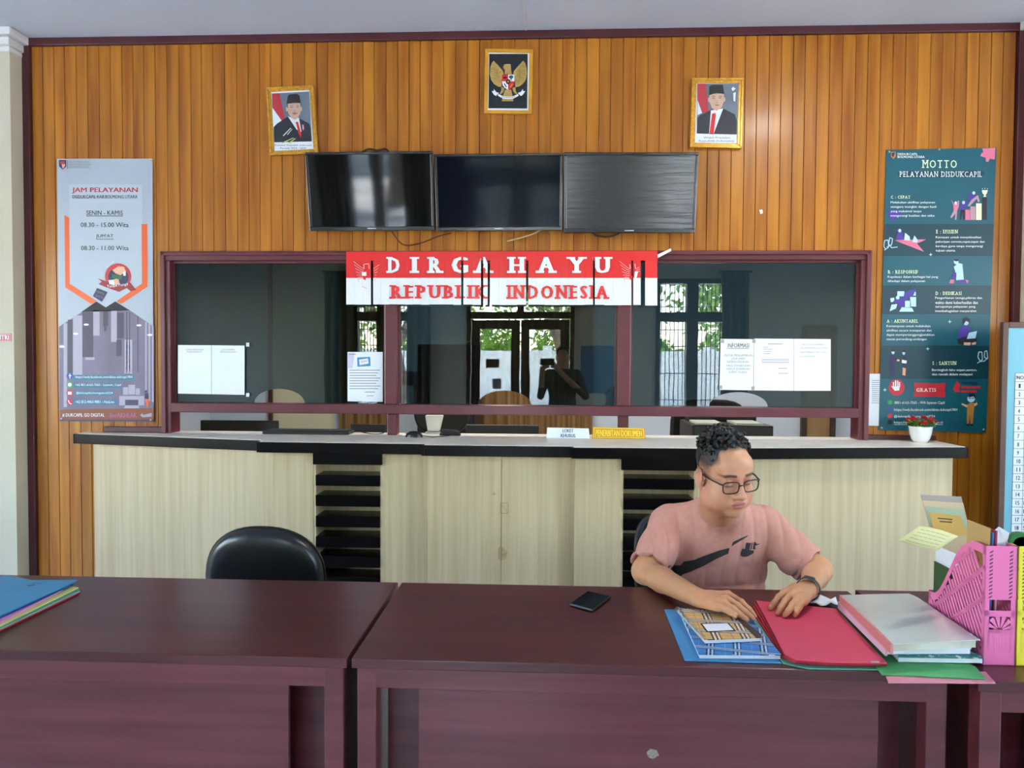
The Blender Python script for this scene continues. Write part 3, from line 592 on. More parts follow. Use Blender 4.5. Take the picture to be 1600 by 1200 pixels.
# ---- left poster (opening hours)
yp = -.008
ql = quad([(89, 248), (238, 248), (240, 659), (93, 658)], yp); ph = empty('poster', PY(166, 658, yp), 'white and orange poster with opening hours, left of the service window', 'poster', 'posters beside the service window')
m_pwhite = M('poster_white_vinyl', (166, 178, 190), .4, var=.02, scale=(3, 3, 3)); MB().prism(ql, (0, .004, 0)).build('sheet', m_pwhite, ph)
m_org = M('poster_orange', (226, 92, 28), .45); m_city = M('poster_grey_violet', (112, 102, 124), .45, var=.18, scale=(6, 6, 2)); m_city2 = M('poster_light_violet', (166, 160, 178), .45); m_city3 = M('poster_dark_violet', (62, 54, 78), .45)
m_navy = M('poster_navy', (34, 34, 78), .45); m_brown = M('poster_rust_brown', (134, 66, 30), .45); m_teal_b = M('poster_teal_blue', (40, 110, 140), .45); m_wtxt = M('poster_white_print', (232, 236, 238), .45)
m_cr = M('poster_crimson', (190, 34, 48), .45); m_green = M('poster_green', (40, 150, 80), .45); m_fb = M('poster_icon_blue', (34, 74, 150), .45); m_skin2 = M('poster_skin', (220, 168, 138), .45); m_pgreen = M('poster_dark_green', (30, 96, 56), .45)
z1 = zmap(80, 240, 5.712); z2 = zmap(80, 450, 5.453); y1 = yp-.0008; y2 = yp-.0014; y3 = yp-.002; y4 = yp-.0026
art('inner_card', ph, [[(108, 288), (222, 288), (222, 443), (166, 481), (109, 443)]], M('poster_pale_card', (174, 187, 199), .45), y1)
art('orange_chevron', ph, [[(100.7, 336), (108, 340.3), (109, 443.5), (151, 470), (142.4, 475), (102, 449)], [(221.2, 350), (230, 350), (230.5, 448), (189.6, 475), (182, 470.5), (221.7, 443)]], m_org, y2)
art('city_picture', ph, [[(92, 510.5), (127.7, 487.6), (202.9, 484.8), (240.2, 510.5), (240, 640), (93, 641)]], m_city, y1)
art('black_fold', ph, [[(126.8, 487.6), (150.6, 471), (165.3, 480.3), (180, 471), (203, 485)]], m_ink, y2)
art('city_blocks_light', ph, [z2(p) for p in (rect2(105, 300, 135, 1015), rect2(185, 235, 265, 740), rect2(510, 190, 560, 460), rect2(625, 440, 690, 730), rect2(355, 190, 412, 405), rect2(800, 290, 815, 960), rect2(828, 300, 845, 965), rect2(858, 320, 874, 970), rect2(290, 590, 370, 612), rect2(68, 485, 118, 510))], m_city2, y2)
art('city_blocks_dark', ph, [z2(p) for p in (rect2(142, 270, 185, 740), rect2(265, 205, 358, 590), rect2(442, 190, 485, 325), rect2(450, 325, 472, 368), rect2(560, 210, 620, 430), rect2(735, 240, 742, 715), rect2(555, 440, 600, 580), rect2(640, 205, 648, 720), rect2(665, 205, 672, 720))], m_city3, y2)
art('street_lamps', ph, [z2(ell2(cx, cy, 22, 9)) for cx, cy in ((208, 390), (95, 500), (748, 318), (840, 400), (298, 312))], m_wtxt, y3)
art('contact_bars', ph, [z2(p) for p in (rect2(185, 742, 705, 788), rect2(185, 808, 600, 852), rect2(200, 872, 530, 918), rect2(185, 948, 560, 994))], m_teal_b, y3)
for nm, cy, mt in (('letter_mark', 748, m_fb), ('chat_mark', 824, m_green), ('video_mark', 895, m_cr), ('phone_mark', 970, m_cr)): art(nm, ph, [z2(ell2(158, cy, 28, 28))], mt, y3)
art('icon_glyphs', ph, [z2(p) for p in (rect2(156, 730, 163, 772), rect2(148, 744, 172, 751), rect2(142, 884, 174, 908), ell2(158, 824, 16, 16))] + [z2(q) for q in line2([(146, 956), (150, 972), (160, 984), (174, 988)], 8)], m_wtxt, y4)
text('contact_text', ph, [('https://web.facebook.com/dinas.dukcapil.984', 118, 587, 207, 592), ('+62 851-6163-7565 - Layanan_Capil', 118, 599.5, 189, 604), ('@dukcapilbolmongutara3224', 119, 612, 176, 616.5), ('+62 812-4463-9801 - HotLine', 118, 625.5, 178.5, 630)], m_wtxt, y4)
art('printer_picture', ph, [z2(p) for p in (rect2(580, 920, 792, 1000), rect2(612, 845, 655, 910), rect2(658, 825, 715, 908), rect2(720, 855, 755, 910), [(630, 1000), (745, 1000), (750, 1025), (620, 1025)])], m_city2, y3)
art('printer_slot', ph, [z2(rect2(630, 952, 742, 1000))], m_city3, y4); art('small_figure', ph, [z2(p) for p in (ell2(808, 882, 10, 12), rect2(798, 895, 830, 945))], m_navy, y4); art('small_figure_trousers', ph, [z2([(800, 945), (835, 945), (830, 1015), (815, 1015)])], m_org, y4)
art('bottom_band', ph, [[(93, 640), (240, 637.5), (240.2, 656), (93.2, 656)]], m_brown, y2); art('bottom_line', ph, [[(93.2, 655.5), (240.2, 655.5), (240.2, 659), (93.2, 658)]], m_city3, y3)
text('bottom_slogan', ph, [('# DUKCAPIL GO DIGITAL', 97.4, 645.8, 163.4, 651.6)], m_wtxt, y3, off=.01)
text('bottom_logo', ph, [('BerAKHLAK', 171.7, 645, 214, 652.4)], M('poster_pink_purple', (176, 90, 130), .45), y3, off=.03)
art('bottom_logo_mark', ph, [[(219, 649), (222, 645.5), (224, 648.5), (237, 645), (237, 651), (223, 652)]], m_city2, y3)
text('title', ph, [('JAM PELAYANAN', 112.4, 293, 215.3, 302.6)], m_cr, y2, off=.022)
text('hours_text', ph, [('DISDUKCAPIL KAB.BOLMONG UTARA', 113.3, 304.8, 214.8, 310), ('SENIN - KAMIS', 134.8, 329, 192, 336), ('08.30 - 15.00 Wita', 126, 347.7, 201, 354.8), ("JUM'AT", 150, 366, 177.2, 372.4), ('08.30 - 11.00 Wita', 126.6, 384, 201, 391)], m_ink, y2, off=.006)
art('underline', ph, [rect2(134.8, 337, 192, 337.9), rect2(150, 373.4, 177.4, 374.2)], m_ink, y2)
text('office_name', ph, [('DINAS KEPENDUDUKAN', 107.5, 251.3, 140, 254.3), ('DAN PENCATATAN SIPIL', 107.5, 255.4, 143, 258.4), ('KAB. BOLMONG UTARA', 107.5, 259.5, 140, 262.5)], m_inkg, y2)
art('crest', ph, [[(92, 250), (103.5, 250), (103.5, 260), (98, 265), (92.3, 260)]], m_navy, y2); art('crest_inner', ph, [[(94, 252), (101.5, 252), (101.5, 256), (94, 256)]], m_cr, y3); art('crest_base', ph, [[(98, 264), (101.8, 259), (101.8, 256.5), (96, 256.5)]], m_skin2, y3)
art('crest_line', ph, [rect2(105.2, 250.5, 105.8, 264)], m_ink, y2)
art('badge', ph, [ell2(184.5, 432, 20.5, 20.5, 28)], m_cr, y3); art('badge_inner', ph, [ell2(185, 433.5, 16, 15.5, 24)], m_navy, y3-.0003)
art('badge_hands', ph, [z1([(545, 1040), (600, 1005), (650, 1010), (665, 1050), (620, 1085), (575, 1070)]), z1([(540, 1130), (600, 1110), (610, 1160), (575, 1180)])], m_skin2, y4); art('badge_sleeve', ph, [z1([(540, 1075), (640, 1090), (620, 1125), (545, 1110)])], m_pgreen, y4-.0003)
art('badge_cuff', ph, [z1([(510, 1130), (560, 1125), (565, 1175), (520, 1165)]), z1([(640, 1060), (665, 1045), (665, 1090), (645, 1090)])], m_wtxt, y4-.0003)
art('badge_ribbon', ph, [[(153, 435), (168, 440), (186, 447), (203, 441), (213, 453), (204, 455), (198, 450), (186, 456), (166, 449), (154, 444), (159, 440)]], M('poster_dark_red', (150, 24, 30), .45), y4)
text('badge_text', ph, [('Tanpa Pungli', 167, 445.5, 200, 451, -.12)], m_wtxt, y4-.0006)
text('badge_text', ph, [('Tanpa Calo', 166, 417, 178, 421, -.9)], m_wtxt, y4-.0006)
art('price_tag', ph, [z2([(355, 70), (390, 0), (480, 35), (432, 118)])], m_navy, y4); text('price_tag_text', ph, [('100%', 150, 453, 163, 457, .35), ('GRATIS', 148.5, 459, 161, 463, .35)], m_inkg, y4-.0005)
for a, b in ((92.5, 251), (236, 251), (95.5, 654.5), (236.5, 657)): pass
def pin(px, py, y, parent): c = PY(px, py, y); MB().lathe(c, [(.006, 0), (.006, .004), (.003, .006)], 10, ax=(0, -1, 0)).build('eyelet', M('steel', (190, 190, 190), .3, metal=.8), parent)
for a, b in ((236, 251), (96.5, 654), (236, 656)): pin(a, b, y4-.001, ph)

# ---- right poster (motto)
qr = quad([(1385, 234), (1557, 231), (1541, 676), (1373, 672)], yp); pm = empty('poster', PY(1457, 674, yp), 'dark teal motto poster with small illustrations, right of the service window', 'poster', 'posters beside the service window')
m_teal = M('poster_teal', (8, 84, 100), .4, var=.04, scale=(3, 3, 3)); m_teald = M('poster_dark_teal', (6, 56, 70), .4, var=.03, scale=(3, 3, 3)); MB().prism(qr, (0, .004, 0)).build('sheet', m_teal, pm)
m_lime = M('poster_pale_lime', (220, 238, 190), .45); m_pink = M('poster_pink', (214, 110, 142), .45); m_purp = M('poster_purple', (70, 44, 150), .45); m_khaki = M('poster_khaki', (176, 124, 56), .45); m_lblue = M('poster_ice_blue', (178, 212, 232), .45); m_dk = M('poster_near_black', (30, 24, 40), .45); m_mauve = M('poster_mauve', (178, 140, 152), .45)
xl = lambda v: 1385-12*(v-234)/438; xr = lambda v: 1557-16*(v-231)/445
z3 = zmap(1365, 225, 5.335); z4 = zmap(1365, 450, 5.0)
art('dark_bands', pm, [[(xl(a), a), (xr(a), a), (xr(b), b), (xl(b), b)] for a, b in ((350, 400), (446, 491), (540, 592))], m_teald, y1)
art('title_plate', pm, [z3([(200, 250), (215, 228), (905, 220), (925, 245), (910, 275), (220, 285)])], m_teald, y1)
text('motto_title', pm, [('MOTTO', 1440.5, 250, 1495, 262.3)], m_lime, y2, off=.012, serif=True)
text('motto_subtitle', pm, [('PELAYANAN DISDUKCAPIL', 1405.3, 267.8, 1534.3, 276.4)], m_wtxt, y2, off=.006, serif=True)
text('office_name', pm, [('DISDUKCAPIL', 1402.5, 239, 1434, 242.4), ('BOLMONG UTARA', 1402.5, 243.3, 1444.7, 247)], m_wtxt, y2, off=.02)
art('crest', pm, [z3([(145, 65), (185, 65), (185, 105), (165, 125), (145, 105)])], m_khaki, y2); art('crest_inner', pm, [z3([(150, 75), (178, 70), (165, 110), (152, 100)])], m_navy, y3)
art('jigsaw_piece', pm, [z3([(905, 38), (1015, 32), (1010, 130), (970, 122), (955, 150), (935, 145), (935, 115), (890, 100), (900, 75), (915, 70)])], m_pink, y2)
HD = [('C : CEPAT', z3, 145, 430, 305, 454), ('E : EFISIEN', z3, 520, 715, 703, 745), ('R : RESPONSIF', z3, 118, 1052, 370, 1080), ('D : DEDIKASI', z4, 483, 28, 688, 54), ('A : AKUNTABEL', z4, 102, 245, 347, 271), ('S : SANTUN', z4, 460, 573, 648, 601)]
text('section_headings', pm, [(s, *zz([(a, b)])[0], *zz([(c, d)])[0]) for s, zz, a, b, c, d in HD], m_lime, y2, off=.02, serif=True)
BT = [(z3, 142, 477, 40, ['Melakukan aktifitas pelayanan', 'sesegera mungkin dengan hasil', 'yang maksimal tanpa', 'mengurangi kualitas dan etika'], [512, 522, 398, 508], 37),
      (z3, 518, 768, 0, ['Kemauan untuk menyelesaikan', 'pekerjaan cermat,cepat,tepat dan', 'berdaya guna tanpa mengurangi', 'tujuan utama'], [897, 925, 910, 680], 37),
      (z3, 117, 1098, 0, ['Kepekaan dalam berbagai hal yang', 'dihadapi dalam pelayanan'], [537, 430], 35),
      (z4, 481, 68, 0, ['Pengorbanan tenaga,pikiran dan', 'waktu demi keberhasilan dan', 'tercapainya pelayanan yang', 'membahagiakan masyarakat'], [848, 815, 795, 803], 34),
      (z4, 101, 288, 0, ['Kemampuan untuk melakukan', 'aktifitas secara transparan dan', 'dapat mempertanggungjawabkan', 'sesuai perundang-undangan'], [445, 453, 475, 415], 34),
      (z4, 456, 631, 0, ['Bertingkah laku sopan,santun,', 'dan ramah dalam melayani'], [808, 772], 34)]
text('section_text', pm, [(s, *zz([(x0, y0+k*st)])[0], *zz([(xe[k], y0+k*st+23)])[0]) for zz, x0, y0, _, ss, xe, st in BT for k, s in enumerate(ss)], m_wtxt, y2, off=.008)
art('purple_blot', pm, [z3([(120, 560), (160, 545), (220, 560), (230, 600), (180, 615), (165, 640), (140, 640), (130, 600)])], m_purp, y1-.0003)
# illustrations
art('bar_pink', pm, [z3(rect2(765, 548, 803, 633))], m_pink, y2); art('bar_mauve', pm, [z3(rect2(806, 520, 850, 633))], m_mauve, y2); art('bar_cream', pm, [z3(rect2(854, 495, 900, 633))], m_lime, y2); art('bar_dark', pm, [z3(rect2(902, 445, 945, 633))], m_dk, y2)
art('trophy', pm, [z3([(903, 385), (952, 385), (945, 410), (932, 425), (940, 440), (915, 440), (922, 425), (908, 410)]), z3(rect2(905, 368, 909, 378)), z3(rect2(926, 366, 930, 376)), z3(rect2(947, 368, 951, 378))], m_lime, y2)
art('cheering_figure', pm, [z3([(645, 462), (660, 480), (670, 500), (700, 500), (702, 470), (712, 475), (710, 520), (697, 555), (668, 555), (665, 510)])], m_pink, y3); art('cheering_figure_legs', pm, [z3([(668, 555), (697, 555), (690, 632), (678, 632), (682, 580), (650, 618), (640, 610)])], m_mauve, y3)
art('helping_figure', pm, [z3([(725, 500), (760, 480), (790, 460), (790, 475), (765, 510), (760, 550), (725, 550)]), z3([(785, 430), (830, 405), (850, 440), (815, 470), (790, 460)])], m_purp, y3); art('helping_figure_legs', pm, [z3([(725, 550), (760, 550), (762, 628), (745, 628), (742, 570), (728, 628), (718, 628)])], m_dk, y3); art('climbing_figure_legs', pm, [z3([(815, 465), (870, 425), (885, 480), (870, 485), (860, 455), (800, 520), (785, 515)])], m_mauve, y3)
art('heads', pm, [z3(ell2(cx, cy, 12, 14)) for cx, cy in ((685, 492), (750, 488), (835, 408), (218, 722))] + [z3(ell2(688, 980, 20, 22)), z4(ell2(722, 268, 22, 24)), z4(ell2(152, 502, 12, 16)), z4(ell2(236, 508, 11, 15)), z4(ell2(188, 75, 14, 14)), z4(ell2(762, 865, 30, 28))], m_lblue, y4)
art('paper_plane', pm, [z3([(170, 800), (440, 795), (360, 830)]), z3([(180, 805), (360, 828), (420, 898)])], m_pink, y2); art('plane_riders_purple', pm, [z3([(185, 790), (205, 730), (160, 712), (235, 725), (255, 800)])], m_purp, y3); art('plane_riders_white', pm, [z3([(255, 800), (262, 740), (300, 770), (305, 805)]), z3([(322, 815), (340, 762), (368, 800), (362, 822)])], m_lblue, y3)
art('curl', pm, [z3(p) for p in line2([(90, 885), (125, 860), (120, 800), (92, 805), (85, 850), (100, 880)], 7) + line2([(110, 860), (150, 840), (158, 790), (135, 780), (125, 830), (150, 865), (200, 858)], 7)] + [z4(p) for p in line2([(810, 588), (850, 560), (846, 500), (822, 500), (815, 540), (835, 575), (870, 570)], 7) + line2([(860, 575), (892, 545), (885, 490), (868, 495), (865, 540), (890, 555)], 7)], m_lblue, y2)
art('sparkles', pm, [zz([(x, y-16), (x+4, y-4), (x+16, y), (x+4, y+4), (x, y+16), (x-4, y+4), (x-16, y), (x-4, y-4)]) for zz, x, y in ((z3, 476, 922), (z4, 595, 263), (z4, 423, 475), (z4, 88, 796))], m_lblue, y2)
art('kneeling_coat', pm, [z3([(685, 1010), (700, 990), (740, 1000), (752, 1130), (690, 1135), (680, 1060), (668, 1025)])], m_lblue, y3); art('kneeling_legs', pm, [z3([(690, 1070), (690, 1115), (640, 1125), (665, 1080)]), z3([(690, 1135), (780, 1130), (780, 1160), (720, 1155)])], m_purp, y3-.0003); art('kneeling_shoes', pm, [z3([(640, 1130), (672, 1132), (668, 1162), (632, 1162)]), z3([(765, 1132), (792, 1135), (782, 1165)])], m_pink, y4); art('kneeling_hair', pm, [z3(ell2(690, 968, 20, 10))], m_dk, y4-.0003)
art('team_blocks', pm, [z4(p) for p in (rect2(185, 25, 240, 65), [(130, 80), (160, 75), (165, 110), (135, 110)], rect2(285, 70, 332, 145), rect2(245, 100, 290, 150), [(220, 150), (300, 155), (315, 185), (200, 185)], [(140, 130), (185, 125), (175, 160), (125, 182)], rect2(300, 30, 330, 60))], m_lblue, y2); art('team_purple', pm, [z4(p) for p in ([(150, 110), (175, 75), (230, 85), (240, 40), (290, 15), (330, 10), (310, 60), (270, 75), (235, 115), (180, 120)], [(190, 110), (240, 115), (235, 150), (200, 150)])], m_purp, y3)
art('laptop_woman_top', pm, [z4([(690, 300), (720, 290), (755, 305), (752, 350), (700, 390), (660, 400), (668, 330)])], m_purp, y3); art('laptop_woman_hair', pm, [z4([(695, 270), (700, 238), (725, 226), (752, 245), (752, 285), (740, 265), (720, 258), (705, 285)])], m_dk, y4-.0003); art('laptop_woman_legs', pm, [z4([(655, 400), (720, 380), (810, 395), (805, 425), (740, 435), (700, 445), (660, 435)])], m_dk, y3-.0003); art('laptop', pm, [z4([(745, 350), (808, 336), (795, 392), (728, 398)])], m_lblue, y4-.0005); art('laptop_woman_feet', pm, [z4([(705, 425), (760, 425), (755, 448), (705, 446)]), z4([(768, 428), (802, 420), (795, 442), (768, 444)])], m_skin2, y4)
art('handshake_man', pm, [z4([(125, 530), (150, 515), (165, 540), (195, 560), (190, 572), (165, 565), (160, 690), (125, 690)])], m_navy, y3); art('handshake_woman', pm, [z4([(222, 540), (240, 520), (256, 540), (254, 630), (225, 620)])], m_navy, y3); art('handshake_woman_legs', pm, [z4([(228, 620), (252, 625), (248, 685), (225, 680)])], m_skin2, y3); art('handshake_paper', pm, [z4([(222, 560), (260, 568), (255, 590), (220, 585)])], m_wtxt, y4); art('handshake_hands', pm, [z4(ell2(192, 565, 12, 8))], m_skin2, y4); art('handshake_hair', pm, [z4(ell2(152, 488, 14, 9)), z4(ell2(238, 492, 14, 10))], m_dk, y4-.0003)
art('stop_disc', pm, [z4(ell2(180, 778, 62, 64, 28))], m_cr, y2)
art('stop_hand', pm, [z4(p) for p in ([(155, 770), (205, 765), (200, 800), (165, 803)], rect2(150, 735, 160, 775), rect2(167, 722, 177, 772), rect2(184, 724, 193, 772), rect2(198, 735, 207, 772), [(138, 768), (146, 766), (168, 790), (162, 800)])], m_wtxt, y3)
art('free_plate', pm, [z4([(315, 740), (480, 745), (510, 745), (565, 740), (555, 795), (562, 855), (510, 852), (480, 848), (312, 850), (322, 795)])], m_cr, y2); text('free_plate_text', pm, [('GRATIS', 1432, 606.5, 1462.5, 612)], m_wtxt, y3, off=.01, serif=True)
art('service_logo', pm, [z4([(620, 790), (650, 725), (680, 760), (665, 790), (680, 810), (640, 815)]), z4(rect2(685, 766, 835, 784)), z4(rect2(685, 800, 805, 816))], m_cr, y2); art('service_logo_dark', pm, [z4(rect2(685, 732, 810, 752))], m_teald, y2)
for nm, cy, mt in (('chat_mark', 893, m_green), ('letter_mark', 948, m_fb), ('video_mark', 1000, m_cr), ('web_mark', 1047, m_dk)): art(nm, pm, [z4(ell2(128, cy, 20, 18))], mt, y2)
text('contact_text', pm, [('0851-6163-7565 - WA layanan Capil', *z4([(162, 885)])[0], *z4([(555, 912)])[0]), ('https://web.facebook.com/dinas.dukcapil.984', *z4([(160, 940)])[0], *z4([(655, 967)])[0]), ('@dukcapilbolmongutara3224', *z4([(160, 992)])[0], *z4([(480, 1016)])[0]), ('https://dukcapil.bolmutkab.go.id', *z4([(160, 1040)])[0], *z4([(540, 1064)])[0])], m_wtxt, y3)
art('contact_underline', pm, [z4(rect2(160, 1066, 540, 1069))], m_wtxt, y3)
art('officer_uniform', pm, [z4([(735, 910), (755, 895), (790, 900), (782, 980), (775, 1060), (758, 1062), (752, 990), (745, 1060), (728, 1062), (728, 960)])], m_khaki, y3); art('officer_arms', pm, [z4([(735, 915), (730, 935), (685, 910), (690, 900)]), z4([(785, 905), (805, 895), (800, 870), (812, 910), (790, 925)])], m_skin2, y3-.0003); art('officer_hair', pm, [z4([(740, 855), (745, 830), (775, 822), (795, 835), (792, 862), (780, 848)])], m_dk, y4-.0004); art('officer_glasses', pm, [z4(rect2(742, 858, 762, 864)), z4(rect2(768, 858, 786, 864))], m_dk, y4-.0004); art('officer_shoes', pm, [z4(ell2(735, 1068, 14, 7)), z4(ell2(768, 1070, 14, 7))], m_dk, y4)
for a, b in ((1389, 237.5), (1467, 233.5), (1377.5, 668.5), (1537, 671)): pin(a, b, y4-.001, pm)

# ---- red and white banner, slit into hanging strips
SL = [(579.5, 583), (720.5, 724), (751.5, 755), (762, 765.5), (822, 825.5), (926.5, 929.5), (986.5, 989.5), (1001, 1008)]
yb = -.075
bn = empty('banner', PY(784, 476, yb), 'red and white Independence banner with hanging slit strips across the top of the service window', 'banner')
m_bred = M('banner_red_plastic', (222, 30, 34), .35, coat=.3, var=.05, scale=(3, 3, 3)); m_bwh = M('banner_white_plastic', (226, 232, 236), .35, coat=.3, var=.02)
edges = [541] + [e for s in SL for e in s] + [1027]; rb = random.Random(5)
MB().prism(quad([(541, 393), (1027.5, 392), (1027.5, 407), (541, 407)], yb), (0, .002, 0)).build('head_band', m_bred, bn)
for a, b in zip(edges[0::2], edges[1::2]):
    n = max(1, round((b-a)/13)); w = (b-a)/n
    for k in range(n):
        xa = a+k*w; xb = xa+w-(.0 if k == n-1 else .12); dy = rb.uniform(0, .0015); fl = rb.uniform(-.7, .7); mb = MB()
        mb.prism(quad([(xa, 406.5), (xb, 406.5), (xb, 434.2), (xa, 434.2)], yb+dy), (0, .0015, 0), 0)
        bt = 475.5+fl*.6+(xa-541)*.003
        mb.prism(quad([(xa, 434.2), (xb, 434.2), (xb, bt), (xa, bt)], yb+dy), (0, .0015, 0), 1)
        mb.build('strip', [m_bred, m_bwh], bn)
yl = yb-.004
text('lettering_white', bn, [(c, a, 401.5, b, 426.5) for c, a, b in (('D', 603.5, 624.5), ('I', 640, 655), ('R', 667, 693), ('G', 705.5, 731.5), ('A', 739, 771), ('H', 792, 823), ('A', 837, 870), ('Y', 885, 917), ('U', 926, 957))], m_bwh, yl, off=.06, serif=True, cuts=SL)
text('lettering_red', bn, [('REPUBLIK', 608.5, 445.5, 763, 466.5), ('INDONESIA', 791, 445.5, 952, 467)], m_bred, yl, off=.052, serif=True, cuts=SL)
for cx in (573, 989):
    fl = []
    for s in (-1, 1):
        for k in range(7):
            fl += line2([(cx+s*5, 420+k*2.6), (cx+s*(10+k*.6), 417+k*3.2), (cx+s*(21-k*1.4), 408+k*5.5)], .8)
    fl += line2([(cx-4, 420), (cx-5, 413), (cx+3, 412), (cx+4, 420)], 1.4) + line2([(cx-8, 447), (cx, 451), (cx+8, 447)], 1.2)
    fl = [p for p in fl if not any(min(q[0] for q in p) < b+.2 and max(q[0] for q in p) > a-.2 for a, b in SL)]
    art('eagle_outline', bn, fl, M('banner_pink_line', (240, 170, 170), .4), yl)
    sh = [[(cx-7.5, 425), (cx-.5, 425), (cx-.5, 431), (cx-7.5, 431)], [(cx+3, 424), (cx+8, 424), (cx+6, 433), (cx+1.5, 438)]]
    art('eagle_shield', bn, [sh[0]] if cx < 700 else [sh[1]], m_bwh, yl-.0006); art('eagle_shield_red', bn, [[(cx-7, 431), (cx-.5, 431), (cx-2, 438), (cx-5, 436)]], m_bred, yl-.0006)
c = [PY(a, b, yb-.01) for a, b in ((1027, 398), (1048, 388), (1049, 392), (1028, 403))]; MB().prism(c, (0, .002, 0)).build('loose_strip', m_bwh, bn)

# ---- notices on the glass and wall
yn = -.0165
def sheet(c4, y, label, lines=(), mat=None, name='notice_sheet', grp=None):
    q = quad(c4, y); r = empty(name, (Vector(q[2])+Vector(q[3]))/2, label, 'notice', grp); MB().prism(q, (0, .0012, 0)).build('paper', mat or m_paperw, r); return r
n1 = sheet([(278, 539), (330, 539.5), (330, 616), (278, 615)], yn, 'white sheet with a small heading at the far left of the left pane')
text('heading', n1, [('SURVEI KEPUASAN', 290, 545, 318, 547.6), ('MASYARAKAT', 292, 548.6, 316, 551)], m_inkg, yn-.0006)
n2 = sheet([(330.6, 539.5), (382, 540), (382, 617), (330.6, 616)], yn, 'white sheet with a small heading, joined to the right of the far left sheet')
text('heading', n2, [('LAYANAN', 346, 545, 366, 547.6), ('PENGADUAN', 344, 548.6, 368, 551)], m_inkg, yn-.0006)
for a, b, lab in ((387, 538.5, 'upper'), (387, 617, 'lower')):
    o = MB().prism(quad(rect2(a-2.5, b-3, a+2.5, b+3), yn), (0, .001, 0)).build('tape_tab', m_paperw); tag(o, lab + ' white tape tab on the left pane beside the joined sheets', 'tape')
n3 = sheet([(543, 550), (598, 550), (598, 628), (543, 627)], yn, 'white printed letter with a blue picture at the right edge of the left pane')
art('lilac_corner', n3, [[(543.5, 551), (554, 551), (551, 575), (543.5, 575)]], M('lilac_print', (206, 196, 222), .5), yn-.0005)
art('blue_picture', n3, [[(558, 558.5), (578.5, 557.5), (579, 572), (558.5, 573)]], M('blue_print', (60, 140, 196), .5), yn-.0006); art('picture_card', n3, [[(561, 562), (575, 560), (576, 568), (562, 570.5)]], m_paperw, yn-.001)
text('picture_text', n3, [('SELAMAT', 564, 563.6, 574, 566.6, -.12)], m_cr, yn-.0014)
ln = [rect2(546, 578+k*4.1 if k < 8 else 578+k*4.1, 594 - (k % 3)*3, 578+k*4.1+1.0) for k in range(8)] + [rect2(570, 612, 586, 613), rect2(573, 618, 584, 618.8), rect2(544.5, 553, 556, 554)]
art('text_lines', n3, ln, m_inkg, yn-.0006)
n4 = sheet([(1126, 529.5), (1178, 530), (1177, 610), (1124, 609)], yn, 'white sheet headed INFORMASI, leftmost of the sheets on the right pane')
text('heading', n4, [('INFORMASI', 1137, 536.5, 1170.5, 543)], m_ink, yn-.0006, off=.005); art('heading_line', n4, [rect2(1137, 544, 1170.5, 544.6)], m_ink, yn-.0006)
text('body_text', n4, [('UNTUK PENGAMBILAN', 1131, 553.5, 1176, 557), ('DOKUMEN', 1143, 558.5, 1164, 562), ('KEPENDUDUKAN', 1136, 563.5, 1170, 567), ('YANG DIWAKILKAN', 1134, 569.5, 1172, 573), ('HARUS GUNAKAN', 1135, 574.5, 1171, 578), ('SURAT KUASA', 1139, 579.5, 1167, 583)], m_inkg, yn-.0006)
n5 = sheet([(1178.6, 529), (1240, 529.5), (1240, 610.5), (1177.6, 610)], yn, 'white sheet with a short typed form in the middle of the right pane')
art('text_lines', n5, [rect2(1200, 537, 1223, 538)] + [rect2(1193, 542+k*3.4, 1200+(k*7) % 9, 542.7+k*3.4) for k in range(4)] + [rect2(1190, 561+k*2.6, 1233, 561.7+k*2.6) for k in range(3)] + [rect2(1216, 575, 1230, 575.8), rect2(1216, 583, 1232, 583.8)], m_inkg, yn-.0006)
n6 = sheet([(1240.6, 529.5), (1298, 530), (1298, 610.5), (1240.6, 610.5)], yn, 'white sheet with three typed lines, rightmost of the sheets on the right pane')
text('body_text', n6, [('SURAT KUASA PENGAMBILAN', 1252, 537, 1288, 539.4), ('UNTUK PENGAMBILAN DOKUMEN', 1250, 542.5, 1292, 545), ('HARAP MEMBAWA SURAT KUASA', 1250, 549, 1291, 551.5), ('ATAU KARTU KELUARGA', 1250, 555.5, 1274, 558)], m_inkg, yn-.0006)
for a, b in ((1129, 533), (1178, 533), (1126, 605), (1176.5, 606.5)): MB().prism(quad(rect2(a-2.6, b-2.8, a+2.6, b+2.8), yn-.001), (0, .0006, 0)).build('tape', M('grey_tape', (150, 158, 150), .4), n4)
n7 = sheet([(1358, 584), (1380, 584), (1376, 665.5), (1357, 665)], -.006, 'white typed sheet half hidden behind the motto poster, beside the window frame')
art('text_lines', n7, [rect2(1362, 594+k*3.2, 1374, 594.8+k*3.2) for k in range(12)], m_inkg, -.0068)
n8 = sheet([(625, 580), (652, 580), (652, 602), (625, 602)], .0066, 'pale blue notice stuck behind the left edge of the middle pane', mat=M('pale_blue_paper', (130, 150, 200), .6))
o = MB().poly([PY(a, b, -.004) for a, b in ((1186, 328), (1191, 327.5), (1192, 333), (1188, 335))]).build('tape_scrap', m_paperw); o.modifiers.new('thick', 'SOLIDIFY').thickness = .002; tag(o, 'tiny scrap of white tape on the boards right of the right television', 'tape')
# queue sign on the left pier
sg = empty('queue_sign', PY(6, 535, -.125), 'small red sign reading ANTRI on the cream pier at the left edge', 'sign')
MB().prism(quad([(-14, 521.5), (17, 521), (17, 533.5), (-14, 534)], -.124), (0, .003, 0)).build('plate', m_cr, sg); text('lettering', sg, [('ANTRI', -11, 523.8, 14, 531)], m_wtxt, -.1246, off=.03)
art('border', sg, [rect2(-13, 522, 16.4, 522.6), rect2(-13, 532.6, 16.4, 533.2), rect2(15.8, 522, 16.4, 533.2)], m_wtxt, -.1246)
